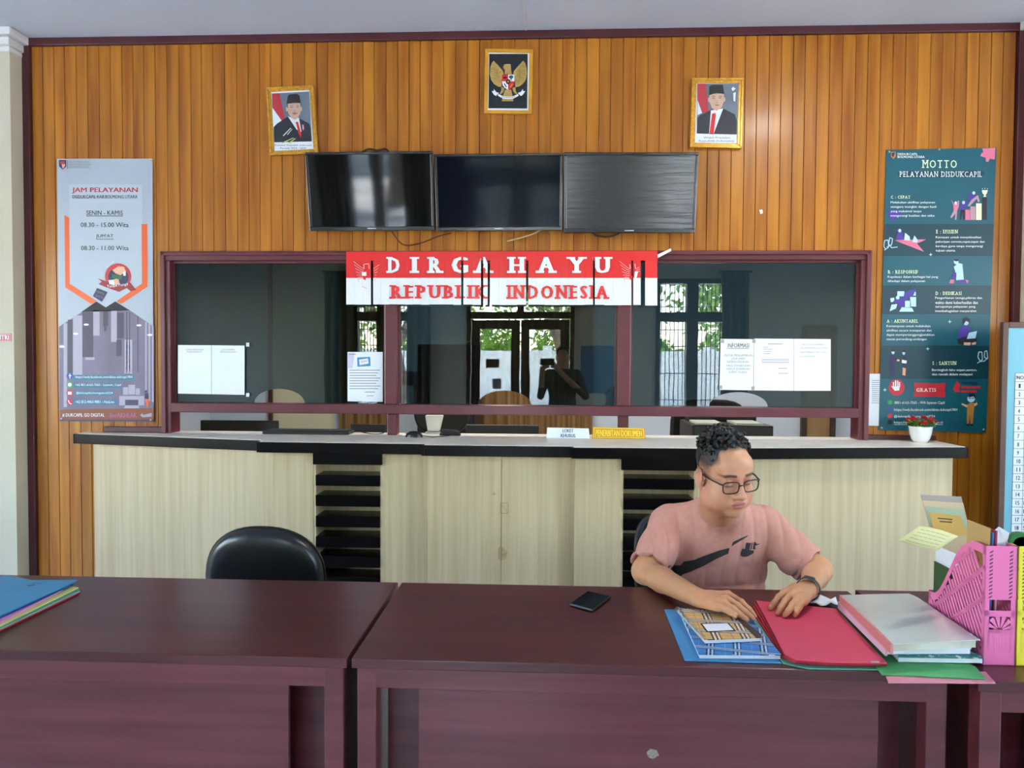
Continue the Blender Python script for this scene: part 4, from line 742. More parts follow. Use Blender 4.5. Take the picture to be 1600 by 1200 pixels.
# ------------------------------------------------------------------ service counter
m_lam = M('pale_maple_laminate', (202, 184, 148), .42, scale=(34, 34, 1.2), col2=(186, 166, 128), detail=5, rnd=.03)
m_blk = M('black_lacquer', (9, 7, 8), .26, spec=.16, var=.3, scale=(4, 4, 4))
m_marb = M('beige_polished_stone_top', (234, 226, 214), .34, var=.08, scale=(6, 3, 6), spec=.35)
ZT, ZB = WZ0, WZ0-.058
front = [(-2.77, -.12), (-1.56, -.375), (-1.545, -.445), (-.648, -.462), (-.640, -.512), (.135, -.512), (.142, -.555), (.80, -.535), (2.21, -.345)]
cw = empty('counter_worktop', (-.2, -.2, ZB), 'beige stone counter top with a black stepped front edge under the service window', 'counter')
back = [(2.21, -.035), (1.82, -.035), (1.82, .12), (-2.285, .12), (-2.285, -.035), (-2.77, -.035)]
MB().prism([(x, y, ZB+.004) for x, y in front+back], (0, 0, ZT-ZB-.004)).build('stone_top', m_marb, cw)
for k, (a, b) in enumerate([(0, 1), (2, 3), (4, 5), (6, 7), (7, 8), (1, 2), (3, 4), (5, 6)]):
    p, q = Vector((*front[a], ZB)), Vector((*front[b], ZB)); d = (q-p).normalized(); n = Vector((d.y, -d.x, 0)); q = q+d*(.012 if k > 4 else 0)
    MB().prism([p-n*.004, q-n*.004, q+n*.016, p+n*.016], (0, 0, ZT-ZB-.002)).build('edge_board', m_blk, cw, bevel=.003)
MB().box(-2.786, -2.77, -.13, -.035, ZB, ZT-.002).build('edge_board', m_blk, cw); MB().box(2.21, 2.226, -.345, -.035, ZB, ZT-.002).build('edge_board', m_blk, cw)
def wing(name, pts, label, seams=(), parts=None):
    r = empty(name, (sum(p[0] for p in pts)/len(pts), -.25, 0), label, 'cabinet', 'counter cabinets below the stone top'); return r
X = lambda px, y, py=800: float(PY(px, py, y)[0])
def front_panel(r, xa, ya, xb, yb, z1=ZB, name='front_panel', t=.018):
    return MB().prism([(xa, ya, .06), (xb, yb, .06), (xb, yb+t, .06), (xa, ya+t, .06)], (0, 0, z1-.06)).build(name, m_lam, r, bevel=.0015)
u = wing('counter_cabinet', [(-2.7, -.1), (-1.5, -.3)], 'pale wooden cabinet wing at the left end of the counter')
xa = X(145, -.09); xs_ = X(426, -.40); xe = X(490, -.40); xm = -1.50
front_panel(u, xa, -.075, xm, -.335); front_panel(u, xs_, -.40, xe, -.40)
MB().prism([(xa+.005, -.06, 0), (xm, -.315, 0), (xe-.005, -.38, 0), (xe-.005, -.04, 0), (xa+.005, -.04, 0)], (0, 0, ZB)).build('carcass', m_lam, u)
def rack(pa, pb, yf, pys, label, topdrop):
    xa, xb = X(pa, yf), X(pb, yf); r = empty('slatted_rack', ((xa+xb)/2, yf+.1, 0), label, 'rack', 'slatted racks in the counter front')
    MB().box(xa+.001, xb-.001, yf+.16, yf+.18, 0, ZB).build('back_panel', m_lam, r)
    MB().box(xa, xa+.012, yf+.005, yf+.16, 0, ZB).build('side_panel', m_lam, r); MB().box(xb-.012, xb, yf+.005, yf+.16, 0, ZB).build('side_panel', m_lam, r)
    MB().box(xa, xb, yf-.012, yf+.15, topdrop, ZB-.001).build('top_board', m_blk, r, bevel=.002)
    for (t, b) in pys:
        MB().box(xa+.012, xb-.012, yf-.004, yf+.155, float(PY((pa+pb)/2, b, yf)[2]), float(PY((pa+pb)/2, t, yf)[2])).build('slat', m_blk, r, bevel=.003)
    return r
PYS = [(742.5, 759.5), (774, 791.5), (806.5, 824), (838.5, 855.5), (869, 886.5), (901, 918), (933, 950), (965, 982), (997, 1014), (1029, 1046)]
rack(490, 597.5, -.405, PYS, 'black slatted rack left of the middle counter panel', float(PY(540, 726, -.41)[2]))
c = wing('counter_cabinet', [(-.7, -.4), (.3, -.4)], 'wide pale wooden cabinet in the middle of the counter with a seam and tape marks')
front_panel(c, X(597.5, -.40), -.40, X(668, -.40), -.40); x0 = X(668, -.455); x1 = X(783.5, -.455); x2 = X(897, -.455)
front_panel(c, x0, -.455, x1-.0012, -.455); front_panel(c, x1+.0012, -.455, x2, -.455); front_panel(c, X(897, -.50)+.001, -.50, X(970, -.50), -.50)
MB().box(X(597.5, -.4)+.02, x2, -.382, -.04, 0, ZB).box(x0+.004, x2-.002, -.437, -.382, 0, ZB).box(x2, X(970, -.5)-.02, -.48, -.04, 0, ZB).build('carcass', m_lam, c)
m_stain = M('glue_stain', (176, 148, 108), .5, var=.15, scale=(60, 60, 60))
art('tape_mark', c, line2([(782, 786), (794, 786), (794, 802), (782, 802), (782, 786)], 1.6) + line2([(784, 789), (793, 800)], 1.2), m_stain, -.4562)
art('tape_mark', c, [[(778, 858), (783, 852), (783, 875), (778, 873)], [(784, 853), (793, 862), (790, 874), (784, 875)], ell2(771, 771.5, 3.2, 2)], m_stain, -.4562)
rack(970, 1088, -.505, [(a+5.5, b+5.5) for a, b in PYS], 'black slatted rack behind the seated man', float(PY(1030, 735, -.51)[2]))
e = wing('counter_cabinet', [(.8, -.5), (2.1, -.3)], 'pale wooden cabinet wing at the right end of the counter, behind the seated man')
xa = X(1088, -.485); xb = X(1487, -.30); front_panel(e, xa, -.485, xb, -.30)
MB().prism([(xa+.004, -.465, 0), (xb-.004, -.282, 0), (xb-.004, -.04, 0), (xa+.004, -.04, 0)], (0, 0, ZB)).build('carcass', m_lam, e)

# ---- things on the counter
k = empty('keyboard', (-1.45, -.02, ZT), 'long black computer keyboard on the counter under the left pane', 'keyboard')
kq = [(X(418, .04, 675), .09), (X(546, -.03, 676), .09), (X(546, -.03, 676), -.045), (X(418, .04, 675), -.045)]
MB().prism([(x, y, ZT) for x, y in kq], (0, 0, .018)).build('housing', m_black, k, bevel=.004)
kx0, kx1 = kq[0][0]+.012, kq[1][0]-.012; ncol, nrow = 18, 5; kw = (kx1-kx0)/ncol
me0 = None
for i in range(ncol):
    for j in range(nrow):
        if me0 is None:
            o0 = MB().box(-kw*.43, kw*.43, -.0095, .0095, 0, .005).build('key', m_black2, k); me0 = o0.data; o = o0
        else: o = bpy.data.objects.new('key', me0); COL.objects.link(o); o.parent = k; o.matrix_parent_inverse = Matrix.Translation(-k.location)
        o.location = (kx0+kw*(i+.5), -.032+j*.0265, ZT+.018)
def blob(name, pts, r, mat, parent): return MB().tube(pts, r, 14).build(name, mat, parent, smooth=True)
p = PZ(647, 683, ZT); ms = empty('computer_mouse', (p[0], p[1], ZT), 'black computer mouse with a thin cable on the counter near the left window post', 'mouse')
vs = []; fs = []
for a in range(9):
    th = math.pi/2*a/8
    for b in range(20):
        ph = 2*math.pi*b/20; vs.append((p[0]+.05*math.cos(th)*math.cos(ph), p[1]+.033*math.cos(th)*math.sin(ph), ZT+.036*math.sin(th)**.8))
for a in range(8):
    for b in range(20): fs.append((a*20+b, a*20+(b+1) % 20, (a+1)*20+(b+1) % 20, (a+1)*20+b))
MB().add(vs, fs).build('shell', m_black, ms, smooth=True)
MB().tube([(p[0]+.04, p[1], ZT+.012), (p[0]+.10, p[1]-.01, ZT+.004), (p[0]+.15, p[1]+.02, ZT+.004), (p[0]+.2, p[1]+.08, ZT+.004)], .0022, 6).build('cable', m_black, ms)
MB().box(p[0]-.052, p[0]-.02, p[1]-.001, p[1]+.001, ZT+.02, ZT+.0225).build('button_gap', m_black2, ms)
p = PZ(703, 680, ZT); ph_ = empty('desk_stapler', (p[0], p[1], ZT), 'black desk stapler lying on the counter right of the mouse', 'stapler')
MB().prism([(p[0]-.06, p[1]-.018, ZT), (p[0]+.065, p[1]-.03, ZT), (p[0]+.065, p[1]+.012, ZT), (p[0]-.06, p[1]+.025, ZT)], (0, 0, .012)).build('base', m_black, ph_, bevel=.003)
MB().prism([(p[0]-.06, p[1]-.012, ZT+.016), (p[0]+.06, p[1]-.022, ZT+.014), (p[0]+.055, p[1]-.022, ZT+.030), (p[0]-.05, p[1]-.012, ZT+.036)], (0, .026, 0)).build('arm', m_black2, ph_, bevel=.004)
cable([(560, 674), (575, 677), (590, 678), (600, 676)], -.02, 'thin black cable on the counter at the foot of the left window post', m_cable, .003)
def nameplate(c4, y, label, words, mat, mt, border=None):
    q = quad(c4, y); r = empty('name_plate', ((q[2][0]+q[3][0])/2, y+.03, ZT), label, 'sign', 'name plates standing on the counter')
    b = (Vector(q[0]), Vector(q[1]), Vector((q[1][0]+.004, y-.025, ZT+.001)), Vector((q[0][0]-.004, y-.025, ZT+.001)))
    MB().prism(b, (0, .003, 0)).build('front_face', mat, r); MB().prism([b[0], b[1], b[1]+Vector((0, .05, -(b[1].z-ZT)+.001)), b[0]+Vector((0, .05, -(b[0].z-ZT)+.001))], (0, .003, 0)).build('rear_face', mat, r)
    W = lambda u, v, d: b[0]*(1-u)*(1-v)+b[1]*u*(1-v)+b[2]*u*v+b[3]*(1-u)*v+Vector((0, -d, 0))
    mb = MB()
    for s, u0, v0, u1, v1 in words:
        vs, fs = text_mesh(s, .03); A = min(p[0] for p in vs); B = max(p[0] for p in vs); C = min(p[1] for p in vs); D = max(p[1] for p in vs)
        mb.add([W(u0+(p[0]-A)/(B-A)*(u1-u0), v1-(p[1]-C)/(D-C)*(v1-v0), .0012+p[2]*.0003) for p in vs], fs)
    mb.build('lettering', mt, r)['kind'] = 'stuff'
    if border:
        mb = MB()
        for (u0, v0, u1, v1) in ((.02, .06, .98, .11), (.02, .89, .98, .94), (.02, .06, .035, .94), (.965, .06, .98, .94)): mb.poly([W(u0, v0, .001), W(u1, v0, .001), W(u1, v1, .001), W(u0, v1, .001)])
        mb.build('border', border, r)
    return r
nameplate([(855, 668), (920, 669.5), (922, 685), (852, 683)], -.10, 'white folded name plate reading LOKET KHUSUS on the counter', [('LOKET', .37, .1, .63, .42), ('KHUSUS', .33, .58, .67, .9)], m_paperw, M('navy_ink', (50, 74, 110), .5))
nameplate([(926, 667), (1007, 669), (1007, 686), (925, 684)], -.08, 'yellow name plate reading PENERBITAN DOKUMEN on the counter', [('PENERBITAN DOKUMEN', .06, .24, .94, .8)], M('amber_acrylic', (206, 150, 30), .3), M('pale_yellow_print', (252, 226, 70), .4), M('pale_yellow_print', (252, 226, 70), .4))
# flower pot
p = PZ(1438, 691, ZT); fp = empty('flower_pot', (p[0], p[1], ZT), 'small white pot of red artificial flowers at the right end of the counter', 'flower pot')
MB().lathe((p[0], p[1], ZT), [(.034, 0), (.047, .02), (.056, .05), (.060, .082), (.062, .09), (.057, .09), (.055, .078), (.0, .076)], 28).build('pot', M('white_glazed_ceramic', (228, 230, 228), .2, coat=.3), fp, smooth=True)
rg = random.Random(2); m_petal = M('red_petals', (200, 30, 44), .6, var=.2, scale=(50, 50, 50)); m_lf = M('bright_green_leaf', (96, 150, 50), .55, var=.25, scale=(40, 40, 40))
lf = MB()
for i in range(150):
    a = rg.uniform(0, 6.28); rr_ = rg.uniform(0, .058); c = Vector((p[0]+rr_*math.cos(a), p[1]+rr_*math.sin(a), ZT+.085+rg.uniform(0, .03))); d = Vector((math.cos(a), math.sin(a), rg.uniform(.2, 1.2))).normalized()*.024; w = d.orthogonal().normalized()*.007; lf.add([c, c+d*.5+w, c+d, c+d*.5-w], [(0, 1, 2, 3)])
lf.build('leaves', m_lf, fp)['kind'] = 'stuff'
for i in range(17):
    a = i*2.4; rr_ = .014+.012*math.sqrt(i)*1.15; c = Vector((p[0]+rr_*math.cos(a)*1.15, p[1]+rr_*math.sin(a), ZT+.125+rg.uniform(-.012, .022)-rr_*.35)); mb = MB()
    for k_ in range(10):
        b = k_*2*math.pi/5+.3*(k_ > 4); el = .45 if k_ < 5 else 1.0; d = Vector((math.cos(b)*math.cos(el), math.sin(b)*math.cos(el)-.2, math.sin(el))).normalized()*.019; w = d.cross(Vector((0, 0, 1))).normalized()*.010; mb.add([c, c+d*.6+w, c+d*1.05, c+d*.6-w], [(0, 1, 2, 3)])
    mb.build('flower', m_petal, fp)
    if i < 9: MB().tube([(p[0]+rr_*.4*math.cos(a), p[1]+rr_*.4*math.sin(a), ZT+.076), c], .0012, 5).build('stem', m_lf, fp)

# ---- framed list board standing at the right
yb_ = -.35; bd = empty('list_board', (2.75, yb_, 0), 'light blue framed board with a numbered list, cut off by the right edge', 'board')
q = [PY(1564, 503, yb_), PY(1572, 850, yb_)]; xl_, zt_ = q[0][0]+.012, q[0][2]; BW = 1.0; zb_ = .35
m_brf = M('brown_board_frame', (84, 52, 36), .45, var=.15, scale=(20, 20, 3)); m_bblue = M('pale_teal_board', (108, 176, 194), .45, var=.06, scale=(2, 2, 2))
for (a, b, c_, d) in ((xl_, xl_+.03, zb_, zt_), (xl_+BW-.03, xl_+BW, zb_, zt_), (xl_+.03, xl_+BW-.03, zt_-.03, zt_), (xl_+.03, xl_+BW-.03, zb_, zb_+.03)): MB().box(a, b, yb_-.0, yb_+.03, c_, d).build('frame_bar', m_brf, bd, bevel=.003)
MB().box(xl_+.03, xl_+BW-.03, yb_+.008, yb_+.02, zb_+.03, zt_-.03).build('panel', m_bblue, bd)
for xx in (xl_+.1, xl_+BW-.1): MB().tube([(xx, yb_+.04, zt_-.1), (xx, yb_+.14, 0)], .015, 8).build('leg', m_brf, bd); MB().tube([(xx, yb_+.03, zb_+.05), (xx, yb_-.08, 0)], .015, 8).build('leg', m_brf, bd)
yt_ = yb_+.0072
m_cellw = M('board_white_cell', (214, 222, 222), .5)
x0c, x1c, x2c = xl_+.072, xl_+.125, xl_+.60; z0c = float(PY(1585, 583, yt_)[2]); dz = float(PY(1585, 583, yt_)[2]-PY(1585, 831, yt_)[2])/19.0
cells = MB(); lines = MB()
for i in range(20):
    za, zb2 = z0c-i*dz, z0c-(i+1)*dz
    cells.poly([(x0c, yt_, za), (x1c, yt_, za), (x1c, yt_, zb2), (x0c, yt_, zb2)]); cells.poly([(x1c, yt_, za), (x2c, yt_, za), (x2c, yt_, zb2), (x1c, yt_, zb2)])
    lines.poly([(x0c, yt_-.0006, za+.0008), (x2c, yt_-.0006, za+.0008), (x2c, yt_-.0006, za-.0012), (x0c, yt_-.0006, za-.0012)])
for xx in (x0c, x1c, x2c): lines.poly([(xx-.001, yt_-.0006, z0c), (xx+.001, yt_-.0006, z0c), (xx+.001, yt_-.0006, z0c-20*dz), (xx-.001, yt_-.0006, z0c-20*dz)])
cells.build('list_table', m_cellw, bd)['kind'] = 'stuff'; lines.build('table_lines', m_ink, bd)['kind'] = 'stuff'; tx = MB()
def put(s, xa, xb, za, zb2):
    vs, fs = text_mesh(s, .01); A = min(p[0] for p in vs); B = max(p[0] for p in vs); C = min(p[1] for p in vs); D = max(p[1] for p in vs)
    tx.add([(xa+(p[0]-A)/(B-A)*(xb-xa), yt_-.0012-p[2]*.0003, zb2+(p[1]-C)/(D-C)*(za-zb2)) for p in vs], fs)
put('NO.', x0c+.008, x1c-.006, z0c-dz*.3, z0c-dz*.75); put('PERSYARATAN', x1c+.03, x1c+.35, z0c-dz*.3, z0c-dz*.75)
NM = ['JATI', 'SULI', 'SUMI', 'KARTI', 'SUSI', 'SHINTA', 'DEA', 'TOTO', 'ASHAR', 'WOYO', 'SULAI', 'PASE', 'SUAIB', 'ROSNA', 'RANI', 'RAHMA', 'OSLAN', 'SHANTI', 'BAKRI']
for i in range(19):
    za = z0c-(i+1)*dz; put(str(i+1), x0c+.018, x0c+(.028 if i < 9 else .037), za-dz*.27, za-dz*.75); put(NM[i], x1c+.006, x1c+.006+.021*len(NM[i]), za-dz*.27, za-dz*.75)
tx.build('list_text', m_ink, bd)['kind'] = 'stuff'
cx_, cz_ = xl_+.17, float(PY(1598, 546, yt_)[2]); MB().poly([(cx_-.055, yt_, cz_+.05), (cx_+.055, yt_, cz_+.05), (cx_+.055, yt_, cz_-.02), (cx_, yt_, cz_-.07), (cx_-.055, yt_, cz_-.02)]).build('crest', m_navy, bd)
MB().poly([(cx_-.04, yt_-.0006, cz_+.03), (cx_+.04, yt_-.0006, cz_+.03), (cx_+.04, yt_-.0006, cz_), (cx_-.04, yt_-.0006, cz_)]).build('crest_band', m_wtxt, bd)
# ------------------------------------------------------------------ desks
m_desk = M('dark_mahogany_varnish', (86, 34, 33), .32, scale=(1.6, 22, 22), col2=(62, 22, 23), coat=.15, detail=6, lo=.3, hi=.7)
m_desk2 = M('dark_mahogany_varnish_panel', (106, 48, 52), .34, scale=(1.3, 20, 24), col2=(86, 34, 37), coat=.25, detail=6, bump=.02)
DZ = .76
def desk(x0, x1, yf, yr, label):
    r = empty('office_desk', ((x0+x1)/2, (yf+yr)/2, 0), label, 'desk', 'dark mahogany desks in a row')
    MB().box(x0, x1, yf, yr, DZ-.026, DZ).build('tabletop', m_desk, r, bevel=.003)
    MB().box(x0+.02, x1-.02, yf+.012, yf+.035, DZ-.08, DZ-.026).build('apron', m_desk2, r, bevel=.002)
    for a, b in ((x0+.012, x0+.062), (x1-.062, x1-.012)):
        MB().box(a, b, yf+.01, yf+.06, 0, DZ-.026).build('leg', m_desk2, r, bevel=.003); MB().box(a, b, yr-.06, yr-.01, 0, DZ-.026).build('leg', m_desk2, r, bevel=.003)
        MB().box(a+.012, b-.012, yf+.06, yr-.06, .06, DZ-.026).build('side_panel', m_desk2, r)
    MB().box(x0+.062, x1-.062, yf+.15, yf+.165, .08, DZ-.026).build('modesty_panel', m_desk2, r)
    MB().box(x0+.165, x1-.165, yf+.040, yf+.055, .06, DZ-.026).build('raised_panel', m_desk2, r, bevel=.002)
    return r
desk(-1.99, -.506, -2.535, -1.875, 'dark mahogany desk at the left with a stack of coloured folders')
desk(-.494, 1.005, -2.535, -1.875, 'dark mahogany desk in the middle where the man sits')
sc = MB(); dk_ = [o for o in bpy.data.objects if o.get('label', '').startswith('dark mahogany desk in the middle')][0]
sc.poly([PY(a, b, -2.4965) for a, b in ((1010, 1176), (1016, 1170), (1026, 1172), (1030, 1180), (1020, 1186), (1013, 1183))]).build('scuff', M('bare_wood_scuff', (150, 136, 122), .7, var=.3, scale=(200, 200, 200)), dk_)
desk(1.035, 2.50, -2.58, -1.86, 'dark mahogany desk at the right carrying the magazine files')
# ------------------------------------------------------------------ things on the desks
def slab(name, px4, ztop, th, mat, parent=None, label=None, cat=None, group=None, bevel=0.0):
    pts = [PZ(a, b, ztop) for a, b in px4]; o = MB().prism(pts, (0, 0, -th)).build(name, mat, parent, bevel=bevel)
    if label: setbase(o, (float(np.mean([p[0] for p in pts])), float(np.mean([p[1] for p in pts])), ztop-th)); tag(o, label, cat, group)
    return o
# phone
ph2 = empty('mobile_phone', PZ(922, 939, DZ), 'black mobile phone lying on the middle desk', 'phone')
PP = [(889.7, 942.5), (917.8, 922.5), (954.8, 931), (926.5, 952.5)]
slab('body', PP, DZ+.010, .009, m_black, ph2, bevel=.003)
qv = [PZ(a, b, DZ+.0102) for a, b in PP]; MB().poly(inset(qv, .04, .04, .04, .04)).build('screen', M('phone_glass', (6, 6, 8), .06), ph2)
# left stack of folders
FS = [('red', (170, 30, 44), (124, 926), 985), ('grey-green', (150, 168, 160), (125.5, 923), 982.5), ('green', (84, 150, 130), (124.5, 920.5), 980), ('yellow', (206, 204, 130), (123, 917.5), 977.5), ('pink', (214, 140, 190), (97, 922), 972), ('dark blue', (20, 60, 130), (115, 912), 964.5), ('sky blue', (56, 134, 172), (122, 906), 961.5)]
for i, (nm, c, (xr_, yr_), y0_) in enumerate(FS):
    zt2 = DZ+.0044+i*.0052; m_ = M('folder_card_' + nm.replace(' ', '_').replace('-', '_'), c, .55, var=.04, scale=(8, 8, 8)); s_ = (y0_-yr_)/xr_
    slab('paper_folder', [(-190, 912), (12 if i > 4 else 4, 899 if i > 4 else 906), (50, 906 if i == 6 else 908), (xr_, yr_), (0, y0_), (-60, y0_+60*s_), (-190, 990)], zt2, .0042, m_, label=nm + ' card folder in the stack on the left desk' + (', on top' if i == 6 else ', lowest of the stack' if i == 0 else ''), cat='folder', group='stacked folders on the left desk', bevel=.001)
art_mb = MB(); art_mb.poly([PZ(a, b, DZ+.0358) for a, b in ((42, 914.5), (55, 913), (55, 914.5), (44, 916))]).poly([PZ(a, b, DZ+.0358) for a, b in ((50, 911), (64, 911), (64, 911.8), (50, 911.8))])
_o = [o for o in bpy.data.objects if o.name.startswith('paper_folder') and 'sky blue' in o.get('label', '')][0]; a_ = art_mb.build('printed_mark', m_navy); a_.parent = _o; a_.matrix_parent_inverse = Matrix.Translation(-_o.location)
# blue folder, plaid notebooks
slab('paper_folder', [(1037.8, 951.8), (1150, 955), (1221, 1035.7), (1070, 1031)], DZ+.004, .0035, M('folder_card_azure', (58, 138, 190), .5, var=.04), label='azure card folder under the plaid notebooks', cat='folder', bevel=.001)
def plaid(name, base, dark, light, thin, s, rot):
    if not isinstance(rot, float): a_, b_ = PZ(*rot[0], .78), PZ(*rot[1], .78); rot = -math.atan2(b_[1]-a_[1], b_[0]-a_[0])
    if name in MATS: return MATS[name]
    m = bpy.data.materials.new(name); m.use_nodes = True; nt = m.node_tree; N = nt.nodes; L = nt.links; b = N['Principled BSDF']; b.inputs['Roughness'].default_value = .35
    tc = N.new('ShaderNodeTexCoord'); mp = N.new('ShaderNodeMapping'); mp.inputs['Rotation'].default_value = (0, 0, rot); mp.inputs['Scale'].default_value = (s, s, s); L.new(tc.outputs['Object'], mp.inputs[0])
    sp = N.new('ShaderNodeSeparateXYZ'); L.new(mp.outputs[0], sp.inputs[0])
    def band(axis, lo, hi):
        fr = N.new('ShaderNodeMath'); fr.operation = 'FRACT'; L.new(sp.outputs[axis], fr.inputs[0])
        g = N.new('ShaderNodeMath'); g.operation = 'GREATER_THAN'; g.inputs[1].default_value = lo; L.new(fr.outputs[0], g.inputs[0])
        l = N.new('ShaderNodeMath'); l.operation = 'LESS_THAN'; l.inputs[1].default_value = hi; L.new(fr.outputs[0], l.inputs[0])
        mu = N.new('ShaderNodeMath'); mu.operation = 'MULTIPLY'; L.new(g.outputs[0], mu.inputs[0]); L.new(l.outputs[0], mu.inputs[1]); return mu.outputs[0]
    cur = None; prev = N.new('ShaderNodeRGB'); prev.outputs[0].default_value = lin(base); cur = prev.outputs[0]
    for axis in (0, 1):
        for (lo, hi, c) in ((.40, .46, dark), (.47, .53, light), (.54, .60, dark), (.61, .67, light), (.68, .72, dark), (.10, .125, thin)):
            mx = N.new('ShaderNodeMix'); mx.data_type = 'RGBA'; L.new(band(axis, lo, hi), mx.inputs[0]); L.new(cur, mx.inputs[6]); mx.inputs[7].default_value = lin(c); cur = mx.outputs[2]
    L.new(cur, b.inputs['Base Color']); MATS[name] = m; return m
nb = empty('notebook', PZ(1140, 990, DZ+.004), 'thick blue plaid notebook under the tan plaid one', 'notebook', 'plaid notebooks in front of the man')
BP = [(1059.5, 949), (1168, 959), (1221, 1023), (1092, 1022)]
slab('page_block', [(1061, 950), (1167, 960), (1219, 1022.5), (1093.5, 1021.5)], DZ+.017, .012, m_paperw, nb); slab('back_cover', [(a, b+2.4) for a, b in BP], DZ+.0065, .002, plaid('blue_plaid', (24, 116, 190), (16, 30, 70), (170, 205, 230), (70, 170, 220), 15, ((1059.5, 949), (1168, 959))), nb)
slab('front_cover', BP, DZ+.0195, .0022, plaid('blue_plaid', (24, 116, 190), (16, 30, 70), (170, 205, 230), (70, 170, 220), 15, ((1059.5, 949), (1168, 959))), nb)
nt_ = empty('notebook', PZ(1120, 980, DZ+.0195), 'tan plaid spiral notebook with a blank white label', 'notebook', 'plaid notebooks in front of the man')
TP = [(1057.8, 951), (1137, 954), (1189.5, 996), (1101, 999.5)]; tz = DZ+.033
m_tanp = plaid('tan_plaid', (208, 172, 108), (30, 32, 52), (226, 220, 205), (190, 90, 60), 13, ((1057.8, 951), (1137, 954)))
slab('page_block', [(1059, 952.5), (1136, 955), (1188, 996), (1102, 999.5)], tz-.002, .010, m_paperw, nt_); slab('back_cover', [(a, b+2.6) for a, b in TP], tz-.0115, .0015, m_tanp, nt_); slab('front_cover', TP, tz, .0018, m_tanp, nt_)
slab('dark_strip', [(1137.2, 954), (1147, 956), (1189.5, 991), (1189.5, 996.5), (1182, 997)], tz+.0004, .0006, M('dark_brown_cover_strip', (52, 38, 40), .5), nt_)
slab('label_border', [(1094, 974), (1138, 972.5), (1150, 985.5), (1104, 987.5)], tz+.0004, .0004, m_ink, nt_); slab('label_card', [(1097.5, 975), (1136.5, 973.7), (1146, 984.3), (1106, 986)], tz+.0009, .0004, m_paperw, nt_)
A_, B_ = Vector(PZ(1057.8, 951, tz-.005)), Vector(PZ(1101, 999.5, tz-.005))
for i in range(26):
    c = A_.lerp(B_, (i+.5)/26); d = (B_-A_).normalized(); n = d.cross(Vector((0, 0, 1))); ring = [c+(n*math.cos(t)+Vector((0, 0, 1))*math.sin(t))*.007 for t in [2*math.pi*k/10 for k in range(10)]]
    MB().tube(ring, .0008, 4, closed=True).build('spiral_loop', M('steel', (190, 190, 190), .3, metal=.8), nt_)
# green, red folders
slab('paper_folder', [(1171, 962), (1186, 956), (1300, 960), (1387, 1042), (1384, 1046), (1262, 1044), (1223, 1036)], DZ+.004, .0035, M('folder_card_green', (96, 190, 110), .55, var=.04), label='light green card folder below the red folders', cat='folder', bevel=.001)
m_rf = M('folder_card_crimson', (208, 62, 92), .55, var=.04); m_rfd = M('folder_card_deep_red', (176, 26, 48), .55, var=.04)
for i in range(4):
    o_ = (3-i)*1.6; slab('paper_folder', [(1181-o_*1.8, 938+o_*2.6), (1306, 951+o_*.4), (1386.5-o_*.2, 1035.5+o_*.8), (1300, 1034+o_*.9), (1245-o_*.5, 1030+o_), (1226-o_, 1021+o_)], DZ+.008+i*.0046, .0036, m_rf if i == 3 else m_rfd, label=('crimson card folder on top, under the man\'s hand' if i == 3 else ['deep red card folder lowest of the red ones', 'deep red card folder second from the bottom', 'deep red card folder just below the crimson one'][i]), cat='folder', group='red folders in front of the man', bevel=.001)
slab('staple_tab', [(1360, 1032.6), (1373, 1033), (1374, 1035.6), (1361, 1035.3)], DZ+.0226, .0008, M('grey_tape', (150, 158, 150), .4), [o for o in bpy.data.objects if 'crimson card folder on top' in o.get('label', '')][0])
ts = MB(); rg = random.Random(9); pts = []
c0 = PZ(1285, 944, DZ)
for i in range(7):
    for j in range(5): pts.append((c0[0]-.045+i*.015, c0[1]-.03+j*.014, DZ+.003+rg.random()*.022))
ts.add(pts, [(i*5+j, (i+1)*5+j, (i+1)*5+j+1, i*5+j+1) for i in range(6) for j in range(4)])
t_ = ts.build('paper_tissue', m_paperw, smooth=True); t_.modifiers.new('thick', 'SOLIDIFY').thickness = .0015; setbase(t_, (c0[0], c0[1], DZ)); tag(t_, 'crumpled white tissue beside the man\'s watch', 'tissue')
# folders and books at the right end
slab('paper_folder', [(1384, 1056), (1540, 1049), (1556, 1067), (1388, 1066)], DZ+.0033, .0028, M('folder_card_rose', (206, 130, 146), .55, var=.04), label='rose pink card folder hanging over the front desk edge', cat='folder', bevel=.0008)
slab('paper_folder', [(1310, 962), (1330, 955), (1524, 1041), (1540, 1060), (1378, 1053), (1368, 1040)], DZ+.0075, .0035, M('folder_card_leaf_green', (74, 160, 92), .55, var=.04), label='leaf green card folder under the pile of books', cat='folder', bevel=.0008)
m_tealp = M('teal_patterned_cover', (30, 120, 120), .4, scale=(60, 60, 60), col2=(200, 206, 196), lo=.36, hi=.44)
bk1 = empty('notebook', PZ(1450, 1010, DZ+.008), 'teal patterned notebook at the bottom of the book pile', 'notebook')
T1 = [(1345, 962), (1440, 958), (1537, 1028), (1402, 1026)]
slab('page_block', [(1346, 963), (1439, 959), (1535, 1027.5), (1404, 1025.5)], DZ+.024, .014, m_paperw, bk1); slab('back_cover', [(a, b+3.5) for a, b in T1], DZ+.0105, .0025, m_tealp, bk1); slab('front_cover', T1, DZ+.0265, .0025, m_tealp, bk1)
bk2 = empty('binder', PZ(1440, 990, DZ+.0265), 'white ring binder with a pink spine in the middle of the book pile', 'binder')
B2 = [(1309.5, 940), (1425, 936), (1518, 1012.5), (1384, 1013)]
slab('page_block', [(1312, 941), (1424, 937), (1516, 1011.8), (1387, 1012.5)], DZ+.044, .016, m_paperw, bk2); slab('cover', B2, DZ+.047, .003, m_paperw, bk2); slab('spine', [(1309, 940), (1311.5, 940), (1387, 1013), (1383.5, 1013)], DZ+.0468, .0195, M('pink_spine', (214, 176, 190), .5), bk2)
